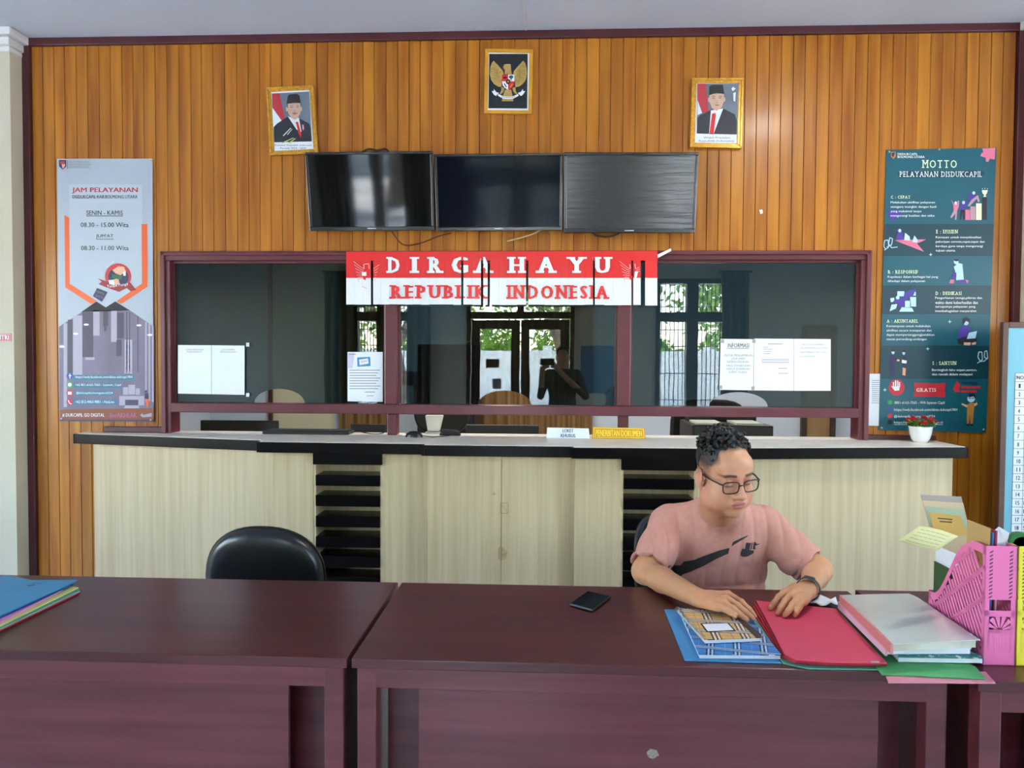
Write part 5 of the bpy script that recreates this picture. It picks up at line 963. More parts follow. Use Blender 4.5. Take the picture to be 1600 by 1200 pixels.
rp = empty('document_folder', PZ(1430, 970, DZ+.047), 'clear plastic report cover full of paper on top of the book pile', 'document folder')
RP = [(1312, 929.5), (1420, 927), (1434, 933), (1532, 999.5), (1392, 1007)]
m_clr = M('clear_plastic_film', (206, 210, 200), .12, coat=.6, var=.05, scale=(9, 9, 9))
slab('paper_block', [(1316, 930.5), (1422, 928), (1428, 934), (1525, 999), (1394, 1005)], DZ+.068, .0205, M('report_paper_with_print', (216, 214, 200), .4, scale=(9, 9, 9), col2=(186, 178, 158)), rp); slab('plastic_cover', RP, DZ+.0705, .002, m_clr, rp, bevel=.0008); slab('red_spine', [(1311.5, 929.5), (1315, 929.5), (1396, 1006.5), (1391.5, 1007)], DZ+.0708, .0235, M('salmon_spine', (206, 130, 124), .4), rp)
slab('bottom_cover', [(a, b+1.8) for a, b in RP], DZ+.0492, .002, m_clr, rp)

# magazine files
def magfile(fl, fr, rl, h, lip, mat, label):
    fl, fr, rl = Vector(fl), Vector(fr), Vector(rl); du = (fr-fl); W = du.length; du.normalize(); dv = (rl-fl); L_ = dv.length; dv.normalize(); up = Vector((0, 0, 1))
    r = empty('magazine_file', fl+du*W/2+dv*L_/2, label, 'magazine file', 'plastic magazine files on the right desk'); t = .0022
    P = lambda u, v, w: fl+du*u+dv*v+up*w
    def bars(mb, pts, base, u0):    # parallelogram bars in a side plane
        pass
    # side profile: tall at the front, sloping with a scooped curve to the low rear lip
    def prof(v):
        if v < L_*.30: return h*(1-.05*(max(0, (v-L_*.18))/(L_*.12))**2)
        k_ = (v-L_*.30)/(L_*.62); k_ = min(1, k_); s_ = k_*k_*(3-2*k_); return h*.95*(1-s_)+lip*s_
    for u0, nm in ((0, 'side'), (W-t, 'side')):
        mb = MB(); n = 26
        # solid rim bands and slanted bars between: lattice
        def col(v0, v1, wa, wb, wc, wd): mb.prism([P(u0, v0, wa), P(u0, v1, wb), P(u0, v1, wc), P(u0, v0, wd)], du*t)
        for i in range(n):
            va, vb = L_*i/n, L_*(i+1)/n; col(va, vb, max(prof(va)-.022, .0), max(prof(vb)-.022, .0), prof(vb), prof(va)); col(va, vb, 0, 0, .022, .022)
        col(0, .012, .0, .0, prof(.012), prof(0)); col(L_-.012, L_, 0, 0, prof(L_), prof(L_-.012))
        # diagonal ribs and slanted bars
        def strip(v0, w0, v1, w1, wd):
            N_ = 14; dvv, dww = (v1-v0), (w1-w0); ln_ = math.hypot(dvv, dww); ox, oy = -dww/ln_*wd/2, dvv/ln_*wd/2
            for k_ in range(N_):
                a, b = k_/N_, (k_+1)/N_; va, wa, vb, wb = v0+dvv*a, w0+dww*a, v0+dvv*b, w0+dww*b
                if not (0 <= min(va, vb) and max(va, vb) <= L_): continue
                if max(wa, wb) > prof((va+vb)/2)-.012 or min(wa, wb) < .008: continue
                mb.prism([P(u0, va+ox, wa+oy), P(u0, vb+ox, wb+oy), P(u0, vb-ox, wb-oy), P(u0, va-ox, wa-oy)], du*t)
        for k_ in range(-8, 26):
            b_ = k_*.0175; strip(b_, 0, b_+.24*.9, .30, .0085)
        for k_ in range(1, 4): strip(L_, h*.05+k_*.075-.12, 0, h*.05+k_*.075+.085, .011)
        mb.build('lattice_side', mat, r)
    # front spine with slots
    f = MB(); f.prism([P(0, 0, h*.55), P(W, 0, h*.55), P(W, 0, h), P(0, 0, h)], dv*t)
    f.prism([P(0, 0, 0), P(W, 0, 0), P(W, 0, .035), P(0, 0, .035)], dv*t); f.prism([P(0, 0, h*.475-.02), P(W, 0, h*.475-.02), P(W, 0, h*.475-.005), P(0, 0, h*.475-.005)], dv*t)
    for a, b in ((0, .012), (W-.012, W)): f.prism([P(a, 0, .035), P(b, 0, .035), P(b, 0, h*.55), P(a, 0, h*.55)], dv*t)
    nb_ = 9
    for i in range(nb_+1): xx = .012+(W-.024)*i/nb_; f.prism([P(xx-.0028, 0, .035), P(xx+.0028, 0, .035), P(xx+.0028, 0, .088), P(xx-.0028, 0, .088)], dv*t)
    f.prism([P(.012, 0, .082), P(W-.012, 0, .082), P(W-.012, 0, .09), P(.012, 0, .09)], dv*t)
    for i in range(6):
        a0 = math.pi*(i+.15)/6.3; a1 = a0+.33
        f.prism([P(W/2+.008*math.cos(a0), 0, .09+.006*math.sin(a0)), P(W/2+min(.052, W/2-.004)*math.cos(a0), 0, .09+.036*math.sin(a0)), P(W/2+min(.052, W/2-.004)*math.cos(a1), 0, .09+.036*math.sin(a1)), P(W/2+.008*math.cos(a1), 0, .09+.006*math.sin(a1))], dv*t)
    f.build('spine', mat, r)
    slots = MB()
    for s_ in (0, 1):
        for i in range(13):
            w0 = h*.56+i*.0095; u_ = .010 if s_ == 0 else W-.018; slots.prism([P(u_, -.0004, w0), P(u_+.008, -.0004, w0+.004), P(u_+.008, -.0004, w0+.008), P(u_, -.0004, w0+.004)], dv*.0006)
    slots.build('slot_rows', M('slot_shadow_' + mat.name, (120, 60, 90) if 'pink' in mat.name else (130, 120, 40), .7), r)
    MB().prism([P(0, L_-t, 0), P(W, L_-t, 0), P(W, L_-t, lip), P(0, L_-t, lip)], dv*t).build('rear_lip', mat, r); MB().prism([P(0, 0, 0), P(W, 0, 0), P(W, L_, 0), P(0, L_, 0)], up*t).build('bottom', mat, r)
    return P, W, L_
FL = Vector(PZ(1536, 1039, DZ+.001)); FR = Vector(PZ(1585, 1040, DZ+.001)); RL = Vector(PY(1450, 972, -2.20)); RL.z = DZ+.001
P1, W1, L1 = magfile(FL, FR, RL, .302, .105, M('pink_plastic', (236, 120, 172), .35), 'pink lattice magazine file full of papers')
dd = (FR-FL).normalized(); FL2 = FR+dd*.004; FR2 = FL2+dd*(FR-FL).length; RL2 = FL2+(RL-FL)
P2, W2, L2 = magfile(FL2, FR2, RL2, .302, .105, M('yellow_plastic', (236, 222, 70), .35), 'yellow lattice magazine file cut off by the right edge')
def infile(P, u, v0, v1, w0, w1, lean, mat, name, label, cat, th=.002, grp=None):
    q = [P(u, v0, w0), P(u, v1, w0), P(u+lean, v1, w1), P(u+lean, v0, w1)]
    o = MB().prism(q, (P(1, 0, 0)-P(0, 0, 0))*th).build(name, mat); setbase(o, q[0]); return tag(o, label, cat, grp)
infile(P1, .010, .03, .275, .004, .19, .0, M('folder_card_forest', (44, 78, 40), .6), 'paper_folder', 'dark green folder at the rear of the pink magazine file', 'folder', .004)
infile(P1, .0155, .02, .125, .004, .342, .004, M('folder_card_sand', (190, 158, 100), .6), 'paper_folder', 'sand coloured envelope standing in the pink magazine file', 'envelope', .003)
infile(P1, .021, .015, .105, .004, .332, .004, M('folder_card_blue', (60, 116, 176), .6), 'paper_folder', 'blue folder standing in the pink magazine file', 'folder', .003)
infile(P1, .0275, .01, .09, .004, .338, .003, M('folder_card_wine', (160, 50, 80), .6), 'paper_folder', 'wine red folder standing in the pink magazine file', 'folder', .003)
infile(P1, .035, .03, .13, .004, .312, .003, m_paperw, 'paper_sheaf', 'sheaf of white papers standing in the pink magazine file', 'papers', .010)
# clear sleeve with certificate leaning up, facing the camera
def facing(c4, y4, th, mat, name, parent=None): q = [PY(a, b, y) for (a, b), y in zip(c4, y4)]; return MB().prism(q, (0, th, 0)).build(name, mat, parent)
YQ = -2.20
sl = empty('document_sleeve', PY(1490, 850, YQ), 'clear sleeve with a beige certificate leaning out of the pink magazine file', 'document sleeve')
facing([(1438, 773), (1502, 776), (1530, 892), (1474, 896)], [-2.20]*4, .0006, M('clear_sleeve_film', (176, 164, 156), .15, coat=.4), 'film', sl)
facing([(1441, 782), (1505, 786), (1529, 890), (1474, 894)], [-2.2010]*4, .0006, M('certificate_paper', (206, 184, 150), .6), 'certificate', sl)
facing([(1446, 791), (1505, 796), (1515, 836), (1459, 840)], [-2.2020]*4, .0005, M('certificate_border', (170, 186, 160), .6), 'certificate_border', sl)
facing([(1452, 800), (1500, 806), (1512, 836), (1461, 838)], [-2.2030]*4, .0005, M('certificate_panel', (212, 170, 90), .6), 'certificate_panel', sl)
facing([(1465, 809), (1488, 811), (1488.4, 812.4), (1465.4, 810.4)], [-2.2040]*4, .0004, m_ink, 'certificate_print', sl); facing([(1468, 814), (1487, 815.5), (1487.4, 816.9), (1468.4, 815.4)], [-2.2040]*4, .0004, m_ink, 'certificate_print', sl)
# yellow sheet curling outwards
yl_ = MB(); nu, nv = 8, 6; TLc, TRc, BRc, BLc = (1436, 822), (1497, 838), (1464, 860.5), (1402, 845); gy = []
for j in range(nv+1):
    for i in range(nu+1):
        u_, v_ = i/nu, j/nv; X0 = TLc[0]*(1-u_)*(1-v_)+TRc[0]*u_*(1-v_)+BRc[0]*u_*v_+BLc[0]*(1-u_)*v_; Y0 = TLc[1]*(1-u_)*(1-v_)+TRc[1]*u_*(1-v_)+BRc[1]*u_*v_+BLc[1]*(1-u_)*v_-2.5*math.sin(math.pi*u_)*(1-v_)+2*math.sin(math.pi*u_)*v_
        gy.append(PY(X0, Y0, -2.23-.09*v_-.05*(1-u_)))
va = gy; yl_.add(gy, [(j*(nu+1)+i, j*(nu+1)+i+1, (j+1)*(nu+1)+i+1, (j+1)*(nu+1)+i) for j in range(nv) for i in range(nu)]); o = yl_.build('paper_sheet', M('pale_yellow_paper', (210, 208, 146), .6, var=.03), smooth=True); o.modifiers.new('thick', 'SOLIDIFY').thickness = .0012; setbase(o, va[nu]); tag(o, 'pale yellow sheet curling out over the rear of the pink magazine file', 'paper')
tl = MB()
for j in range(1, nv):
    for i in range(1, nu-1):
        a, b = Vector(gy[j*(nu+1)+i]), Vector(gy[j*(nu+1)+i+1]); b = a.lerp(b, .85); e_ = Vector((0, -.0016, .0008)); tl.add([a+e_, b+e_, b+e_+Vector((0, -.0006, -.0011)), a+e_+Vector((0, -.0006, -.0011))], [(0, 1, 2, 3)])
t2 = tl.build('typed_lines', m_inkg); t2['kind'] = 'stuff'; t2.parent = o; t2.matrix_parent_inverse = Matrix.Translation(-o.location)
w_ = empty('paper_sheet', PY(1560, 880, -2.44), 'folded white paper sticking up behind the pink magazine file', 'paper')
facing([(1543, 838), (1561, 823), (1577, 834), (1566, 880), (1548, 880)], [-2.44, -2.44, -2.44, -2.44, -2.44], .0015, m_paperw, 'folded_half', w_); facing([(1561, 823), (1578, 833), (1567, 838)], [-2.443]*3, .001, m_paperw, 'folded_corner', w_)
infile(P1, .0165, .14, .28, .004, .235, .0, m_paperw, 'paper_sheaf', 'grey-white printed booklet standing in the rear of the pink magazine file', 'papers', .006)
tape = np.array(P2(W2*.36, .045, .296)); tp = empty('tape_roll', tape, 'green and yellow tape roll standing in the yellow magazine file at the right edge', 'tape')
MB().lathe((tape[0], tape[1]-.009, tape[2]), [(.0325, 0), (.0325, .018), (.022, .018), (.022, 0)], 28, ax=(0, 1, 0)).build('green_ring', M('green_plastic_ring', (40, 120, 60), .4), tp, smooth=False); MB().lathe((tape[0], tape[1]-.007, tape[2]), [(.022, 0), (.022, .014), (.012, .014), (.012, 0)], 28, ax=(0, 1, 0)).build('yellow_core', M('yellow_plastic', (236, 222, 70), .35), tp)

# ------------------------------------------------------------------ chairs by the desks
m_leath = M('black_leather', (20, 21, 24), .32, var=.15, scale=(40, 40, 40), bump=.02, coat=.1)
def swivel(xc, yc, label, kind):
    r = empty('office_chair', (xc, yc, 0), label, 'chair', 'office chairs behind the desks')
    if kind == 'leather':
        w, zt, zb, n = .240, .862, .46, 40; vs = []; fs = []; rings = 9
        for k_ in range(rings):          # padded shell: superellipse outline, bulging front and back
            s_ = math.sin(math.pi*(k_)/(rings-1)); sc = .80+.20*s_**.5; yy = -.055+.11*k_/(rings-1)
            for i in range(n):
                t = 2*math.pi*i/n; c_, s2 = math.cos(t), math.sin(t); vs.append((xc+w*sc*math.copysign(abs(c_)**.86, c_)*(1-.06*s2), yc+yy+.035*(c_*c_), (zt+zb)/2+(zt-zb)/2*sc*math.copysign(abs(s2)**.84, s2)))
        for k_ in range(rings-1):
            for i in range(n): fs.append((k_*n+i, k_*n+(i+1) % n, (k_+1)*n+(i+1) % n, (k_+1)*n+i))
        fs += [tuple(reversed(range(n))), tuple(range((rings-1)*n, rings*n))]
        b_ = MB().add(vs, fs).build('backrest', m_leath, r, smooth=True); sub = b_.modifiers.new('sub', 'SUBSURF'); sub.levels = 1; sub.render_levels = 1
        pts = [(xc+w*1.005*math.copysign(abs(math.cos(t))**.86, math.cos(t))*(1-.06*math.sin(t)), yc+.035*math.cos(t)**2, (zt+zb)/2+(zt-zb)/2*1.005*math.copysign(abs(math.sin(t))**.84, math.sin(t))) for t in [2*math.pi*i/48 for i in range(48)]]
        MB().tube(pts, .004, 6, closed=True).build('piping', m_leath, r, smooth=True)
        seat_m = m_leath
    else:
        w, zt, zb = .225, .908, .52; pts = [(xc+w*math.copysign(abs(math.cos(t))**.5, math.cos(t))*(1+.05*math.sin(t)), yc+.05*math.cos(t)**2*-1, (zt+zb)/2+(zt-zb)/2*math.copysign(abs(math.sin(t))**.5, math.sin(t))) for t in [2*math.pi*i/40 for i in range(40)]]
        MB().tube(pts, .012, 8, closed=True).build('back_frame', m_black2, r, smooth=True)
        MB().prism([(p[0], p[1]+.004, p[2]) for p in pts], (0, .006, 0)).build('mesh_back', M('dark_blue_mesh', (34, 42, 58), .8, var=.2, scale=(200, 200, 200)), r)
        seat_m = m_black2
    MB().box(xc-.24, xc+.24, yc-.50, yc-.03, .40, .455).build('seat', seat_m, r, bevel=.03, seg=3)
    MB().box(xc-.03, xc+.03, yc-.06, yc+.03, .37, .6).build('back_bar', m_black2, r, bevel=.006)
    MB().tube([(xc, yc-.25, .1), (xc, yc-.25, .40)], .028, 12).build('gas_column', m_black2, r)
    for k_ in range(5):
        a = 2*math.pi*k_/5+.3; e = (xc+.29*math.cos(a), yc-.25+.29*math.sin(a)); l_ = MB().tube([(xc, yc-.25, .12), (e[0], e[1], .07)], [.03, .018], 8).build('star_foot', m_black2, r); c_ = MB().lathe((e[0], e[1]-.012, .027), [(.026, 0), (.026, .024)], 14, ax=(0, 1, 0)).build('castor', m_black); c_.parent = l_
    return r
swivel(-1.118, -1.52, 'black leather swivel chair behind the left desk', 'leather')
swivel(.588, -1.36, 'dark mesh-backed office chair the man sits on', 'mesh')
# ------------------------------------------------------------------ people: smooth implicit bodies meshed on a grid
class Vol:
    def __init__(s, lo, hi, h):
        s.lo = np.array(lo, np.float32); s.h = h; s.n = np.ceil((np.array(hi)-np.array(lo))/h).astype(int)+1
        s.ax = [(s.lo[i]+h*np.arange(s.n[i])).astype(np.float32) for i in range(3)]; s.d = np.full(tuple(s.n), .08, np.float32)
    def sl(s, lo, hi):
        a = [int(max(0, math.floor((lo[i]-s.lo[i])/s.h))) for i in range(3)]; b = [int(min(s.n[i], math.ceil((hi[i]-s.lo[i])/s.h)+1)) for i in range(3)]
        if any(b[i] <= a[i] for i in range(3)): return None
        S = tuple(slice(a[i], b[i]) for i in range(3)); return S, s.ax[0][S[0]][:, None, None], s.ax[1][S[1]][None, :, None], s.ax[2][S[2]][None, None, :]
    def apply(s, fn, lo, hi, k, mode):
        m = max(3*k, 4*s.h); r = s.sl([v-m for v in lo], [v+m for v in hi])
        if r is None: return
        S, X_, Y_, Z_ = r; a = s.d[S]; b = fn(X_, Y_, Z_).astype(np.float32)
        if mode == 'sub': b = -b; hh = np.maximum(k-np.abs(a-b), 0)/k; s.d[S] = np.maximum(a, b)+hh*hh*k*.25
        elif mode == 'cut': s.d[S] = np.maximum(a, b)
        else: hh = np.maximum(k-np.abs(a-b), 0)/k; s.d[S] = np.minimum(a, b)-hh*hh*k*.25
    def cone(s, a, b, r1, r2, k=.01, mode='add', flat=None):
        a = np.array(a, float); b = np.array(b, float); ba = b-a; L2 = float(ba@ba)+1e-12; R = max(r1, r2)
        def fn(X_, Y_, Z_):
            px, py, pz = X_-a[0], Y_-a[1], Z_-a[2]; t = np.clip((px*ba[0]+py*ba[1]+pz*ba[2])/L2, 0, 1); return np.sqrt((px-t*ba[0])**2+(py-t*ba[1])**2+(pz-t*ba[2])**2)-(r1+(r2-r1)*t)
        s.apply(fn, np.minimum(a, b)-R, np.maximum(a, b)+R, k, mode)
    def ell(s, c, r, k=.01, mode='add', T=None):
        """ellipsoid; T = (rotation 3x3, origin, scale) maps local head coordinates to the world"""
        r = np.array(r, float)
        if T is None: Rm = np.eye(3); c = np.array(c, float)
        else: Rm = T[0]; c = T[1]+T[0]@(np.array(c, float)*T[2]); r = r*T[2]
        def fn(X_, Y_, Z_):
            px, py, pz = X_-c[0], Y_-c[1], Z_-c[2]; q = [Rm[0, i]*px+Rm[1, i]*py+Rm[2, i]*pz for i in range(3)]
            k0 = np.sqrt((q[0]/r[0])**2+(q[1]/r[1])**2+(q[2]/r[2])**2); k1 = np.sqrt((q[0]/r[0]**2)**2+(q[1]/r[1]**2)**2+(q[2]/r[2]**2)**2)+1e-9; return k0*(k0-1)/k1
        R = float(max(r)); s.apply(fn, c-R, c+R, k, mode)
    def mesh(s):
        d = s.d; ins = d < 0; nx, ny, nz = d.shape
        cnt = np.zeros((nx-1, ny-1, nz-1), np.int8)
        for a in (0, 1):
            for b in (0, 1):
                for c in (0, 1): cnt += ins[a:nx-1+a, b:ny-1+b, c:nz-1+c]
        I, J, K = np.nonzero((cnt > 0) & (cnt < 8)); idx = np.full(cnt.shape, -1, np.int32); idx[I, J, K] = np.arange(len(I))
        acc = np.zeros((len(I), 3)); num = np.zeros(len(I)); C = [(a, b, c) for a in (0, 1) for b in (0, 1) for c in (0, 1)]
        for p in C:
            for ax in range(3):
                if p[ax]: continue
                q = list(p); q[ax] = 1; v0 = d[I+p[0], J+p[1], K+p[2]]; v1 = d[I+q[0], J+q[1], K+q[2]]; m = (v0 < 0) != (v1 < 0)
                t = np.where(m, v0/np.where(m, v0-v1, 1), 0); pos = np.tile(np.array(p, float), (len(I), 1)); pos[:, ax] = t; acc += pos*m[:, None]; num += m
        V = (np.stack([I, J, K], 1)+acc/num[:, None])*s.h+s.lo; F = []
        for ax in range(3):
            o1, o2 = [(1, 2), (2, 0), (0, 1)][ax]; e0 = [slice(0, n) for n in d.shape]; e1 = list(e0); e0[ax] = slice(0, d.shape[ax]-1); e1[ax] = slice(1, d.shape[ax])
            a, b = ins[tuple(e0)], ins[tuple(e1)]; P = np.array(np.nonzero(a != b)).T; ok = (P[:, o1] > 0) & (P[:, o2] > 0) & (P[:, o1] < d.shape[o1]-1) & (P[:, o2] < d.shape[o2]-1); P = P[ok]
            def cell(d1, d2): Q = P.copy(); Q[:, o1] += d1; Q[:, o2] += d2; return idx[Q[:, 0], Q[:, 1], Q[:, 2]]
            quad_ = np.stack([cell(-1, -1), cell(0, -1), cell(0, 0), cell(-1, 0)], 1); fl = ~a[P[:, 0], P[:, 1], P[:, 2]]; quad_[fl] = quad_[fl][:, ::-1]; F.append(quad_)
        return V, np.concatenate(F)
def smooth_v(V, F, it=1, lam=.5):
    for _ in range(it):
        A = np.zeros_like(V); n = np.zeros(len(V))
        for a, b in ((0, 1), (1, 2), (2, 3), (3, 0)):
            np.add.at(A, F[:, a], V[F[:, b]]); np.add.at(n, F[:, a], 1); np.add.at(A, F[:, b], V[F[:, a]]); np.add.at(n, F[:, b], 1)
        V = V+lam*(A/np.maximum(n, 1)[:, None]-V)
    return V
def np_mesh(name, V, F, mat, parent, cols=None):
    me = bpy.data.meshes.new(name); me.vertices.add(len(V)); me.vertices.foreach_set('co', V.astype(np.float32).ravel()); me.loops.add(F.size); me.loops.foreach_set('vertex_index', F.astype(np.int32).ravel())
    me.polygons.add(len(F)); me.polygons.foreach_set('loop_start', np.arange(0, F.size, 4, dtype=np.int32)); me.polygons.foreach_set('use_smooth', np.ones(len(F), bool)); me.update(calc_edges=True); me.validate()
    if cols is not None:
        at = me.color_attributes.new('tone', 'FLOAT_COLOR', 'POINT'); at.data.foreach_set('color', np.concatenate([cols, np.ones((len(V), 1))], 1).astype(np.float32).ravel())
    me.materials.append(mat); o = bpy.data.objects.new(name, me); COL.objects.link(o)
    if parent: o.parent = parent; o.matrix_parent_inverse = Matrix.Translation(-parent.location)
    return o
def tonemat(name, rough=.5, sss=0.0, bump=0.0, bscale=200):
    m = bpy.data.materials.new(name); m.use_nodes = True; nt = m.node_tree; b = nt.nodes['Principled BSDF']; at = nt.nodes.new('ShaderNodeAttribute'); at.attribute_name = 'tone'
    no = nt.nodes.new('ShaderNodeTexNoise'); no.inputs['Scale'].default_value = 60; tc = nt.nodes.new('ShaderNodeTexCoord'); nt.links.new(tc.outputs['Object'], no.inputs['Vector'])
    mr = nt.nodes.new('ShaderNodeMapRange'); mr.inputs['To Min'].default_value = .92; mr.inputs['To Max'].default_value = 1.08; nt.links.new(no.outputs['Fac'], mr.inputs[0])
    hs = nt.nodes.new('ShaderNodeHueSaturation'); nt.links.new(at.outputs['Color'], hs.inputs['Color']); nt.links.new(mr.outputs[0], hs.inputs['Value']); nt.links.new(hs.outputs[0], b.inputs['Base Color']); b.inputs['Roughness'].default_value = rough
    if sss: b.inputs['Subsurface Weight'].default_value = sss; b.inputs['Subsurface Radius'].default_value = (.012, .005, .003); b.inputs['Subsurface Scale'].default_value = .5
    return m
def rotm(yaw, pitch, roll):
    """pitch > 0 nods the face (towards -y) down, yaw > 0 turns it to +x, roll tips the head sideways"""
    cy, sy, cp, sp, cr, sr = math.cos(yaw), math.sin(yaw), math.cos(pitch), math.sin(pitch), math.cos(roll), math.sin(roll)
    Rz = np.array([[cy, -sy, 0], [sy, cy, 0], [0, 0, 1]]); Rx = np.array([[1, 0, 0], [0, cp, -sp], [0, sp, cp]]); Ry = np.array([[cr, 0, sr], [0, 1, 0], [-sr, 0, cr]])
    return Rz@Ry@Rx
def head_shape(v, T, full=True):
    E_ = lambda c, r, k=.012, mode='add': v.ell(c, r, k, mode, T)
    E_((0, .014, .048), (.077, .097, .086), .01); E_((0, -.032, -.03), (.064, .064, .084), .03); E_((0, -.030, -.085), (.052, .052, .036), .025)
    if not full: return
    for s_ in (-1, 1): E_((s_*.042, -.045, -.052), (.034, .036, .046), .025); E_((s_*.052, -.010, -.066), (.026, .044, .040), .02)
    E_((0, -.07, .055), (.056, .030, .040), .03); E_((0, -.083, .028), (.050, .016, .012), .014); E_((0, -.076, -.102), (.024, .020, .018), .02)
    for s_ in (-1, 1): E_((s_*.033, -.101, .006), (.020, .012, .012), .012, 'sub'); E_((s_*.033, -.079, .004), (.0165, .0165, .0155), .004)
    for t in np.linspace(0, 1, 5): E_((0, -.091-.018*t, .014-.046*t), (.0085+.0045*t, .012, .012), .008)
    E_((0, -.1125, -.034), (.0145, .013, .012), .009)
    for s_ in (-1, 1): E_((s_*.0145, -.100, -.038), (.0095, .012, .0085), .007); E_((s_*.007, -.106, -.046), (.004, .006, .003), .003, 'sub')
    E_((0, -.087, -.066), (.030, .013, .016), .016); E_((0, -.0955, -.0625), (.025, .008, .005), .007); E_((0, -.0945, -.0735), (.022, .008, .006), .007); E_((0, -.1045, -.068), (.025, .006, .0014), .004, 'sub')
    for s_ in (-1, 1): E_((s_*.082, .012, -.006), (.010, .023, .036), .006); E_((s_*.090, .006, -.002), (.006, .011, .019), .006, 'sub'); E_((s_*.079, .004, -.036), (.007, .010, .010), .006)
def curvepts(P, n):
    P = [np.array(p, float) for p in P]; out = []
    for i in range(len(P)-1):
        p0, p1, p2, p3 = P[max(i-1, 0)], P[i], P[i+1], P[min(i+2, len(P)-1)]
        for k in range(n): t = k/n; out.append(.5*(2*p1+(p2-p0)*t+(2*p0-5*p1+4*p2-p3)*t*t+(3*p1-p0-3*p2+p3)*t**3))
    return out+[P[-1]]

# ---- the seated man
SKIN = np.array(lin((206, 148, 114))[:3]); SKIN_ARM = np.array(lin((202, 146, 106))[:3]); LIP = np.array(lin((178, 104, 92))[:3]); HAIRC = np.array(lin((20, 18, 18))[:3])
man = empty('person', (.61, -1.6, 0), 'seated man in a dusty pink T-shirt and glasses looking down at folders', 'person')
HC = PY(1131, 741, -1.93); HR = rotm(math.radians(17), math.radians(12), math.radians(-4)); HT = (HR, HC, 1.0)
SR, SL_ = np.array((.448, -1.66, .922)), np.array((.787, -1.66, .922)); ER, EL_ = np.array((.338, -1.845, .806)), np.array((.945, -1.775, .800))
HANDS = [dict(w=(1092, 935, .812), f=[[(1137.7, 928, .830), (1158, 941, .823), (1170, 952, .808), (1178.5, 962, .790)], [(1135, 935, .832), (1152, 946.5, .822), (1165, 957, .806), (1176, 966.6, .790)], [(1128, 940.5, .828), (1145, 951, .819), (1156, 960, .806), (1166.6, 968, .793)], [(1122.6, 948, .822), (1134, 953, .816), (1142, 958, .810), (1149, 962.5, .804)]], th=[(1110, 932, .815), (1132, 935, .808), (1146, 943, .800)]),
         dict(w=(1262, 921, .822), f=[[(1228.5, 924, .822), (1217, 933, .814), (1210, 942, .802), (1204.4, 950, .789)], [(1239, 926, .826), (1227, 939, .817), (1220, 950, .803), (1215.4, 957.5, .789)], [(1248.5, 932, .825), (1238, 945, .815), (1231.5, 955, .802), (1226.6, 961, .789)], [(1256, 938.5, .820), (1249.5, 948.5, .811), (1245, 956, .800), (1241.8, 961, .789)]], th=[(1240, 918, .812), (1225, 926, .798), (1214, 936, .790)])]
vb_ = Vol((.27, -2.36, .42), (1.03, -1.40, 1.31), .0030)
# trunk under the shirt, neck, head
vb_.ell((.612, -1.63, .80), (.165, .105, .19), .03); vb_.ell((.60, -1.60, .62), (.17, .12, .16), .04); vb_.cone(SR+(.03, 0, -.01), SL_+(-.03, 0, -.01), .055, .055, .03)
vb_.cone((.612, -1.70, .965), HC+HR@np.array((0, .025, -.075)), .066, .062, .03)
head_shape(vb_, HT)
vb_.cone(HC+HR@np.array((0, -.0, -.095)), (.612, -1.76, .99), .05, .055, .03)
for (S_, E2, H_) in ((SR, ER, HANDS[0]), (SL_, EL_, HANDS[1])):
    w = PZ(*H_['w']); vb_.cone(S_, E2, .052, .043, .02); m_ = E2+(w-E2)*.35; vb_.cone(E2, m_, .042, .041, .02); vb_.cone(m_, w, .041, .0275, .012)
    fj = [[PZ(*q) for q in f] for f in H_['f']]; pal = np.mean([f[0] for f in fj], 0); wd = (pal-w)/np.linalg.norm(pal-w)
    for i, f in enumerate(fj):
        r0 = (.0098, .0102, .0096, .0086)[i]; vb_.cone(w+wd*.008+(f[0]-pal)*.45, f[0]-np.array((0, 0, .003)), .0175, .0125, .012)
        vb_.cone(f[0], f[1], r0*1.12, r0, .006); vb_.cone(f[1], f[2], r0, r0*.93, .003); vb_.cone(f[2], f[3], r0*.93, r0*.80, .003); vb_.ell(f[1]+(0, 0, .001), (r0*1.04,)*3, .003)
    vb_.ell((w+pal)/2, (.030, .030, .017), .015)
    th = [PZ(*q) for q in H_['th']]; vb_.cone(w+wd*.015, th[0], .017, .014, .012); vb_.cone(th[0], th[1], .0135, .0115, .006); vb_.cone(th[1], th[2], .0112, .0092, .004)
V, F = vb_.mesh(); V = smooth_v(V, F, 1, .4)
q = ((V-HC)@HR)/HT[2]; cols = np.tile(SKIN, (len(V), 1)); isarm = (V[:, 2] < .93); cols[isarm] = SKIN_ARM
def mix(mask, c): global cols; mask = np.clip(mask, 0, 1)[:, None]; cols = cols*(1-mask)+np.array(c)*mask
inhead = (np.linalg.norm(V-HC, axis=1) < .17).astype(float)
ax_, ay_, az_ = np.abs(q[:, 0]), q[:, 1], q[:, 2]
sm = lambda x, a, b: np.clip((x-a)/(b-a), 0, 1)
hl_ = .108-.010*sm(ax_, .02, .045)-.055*sm(ax_, .046, .068)          # hairline height over the brow, falling at the temples
front_h = sm(az_, hl_-.006, hl_+.006)
side_h = sm(ay_, -.040, -.020)*sm(az_, -.005, .045)*sm(ax_, .05, .06)
back_h = sm(ay_, .03, .045)*sm(az_, -.06, -.02)
mix(inhead*np.maximum(front_h, np.maximum(side_h*.9, back_h))*.95, HAIRC)
fr_ = (ay_ < -.05)*inhead
mix(fr_*sm(-np.abs(az_-(.0325-.25*np.maximum(ax_-.040, 0)-.12*np.maximum(.03-ax_, 0))), -.0062, -.0030)*sm(ax_, .012, .017)*sm(-ax_, -.060, -.050)*.85, HAIRC)
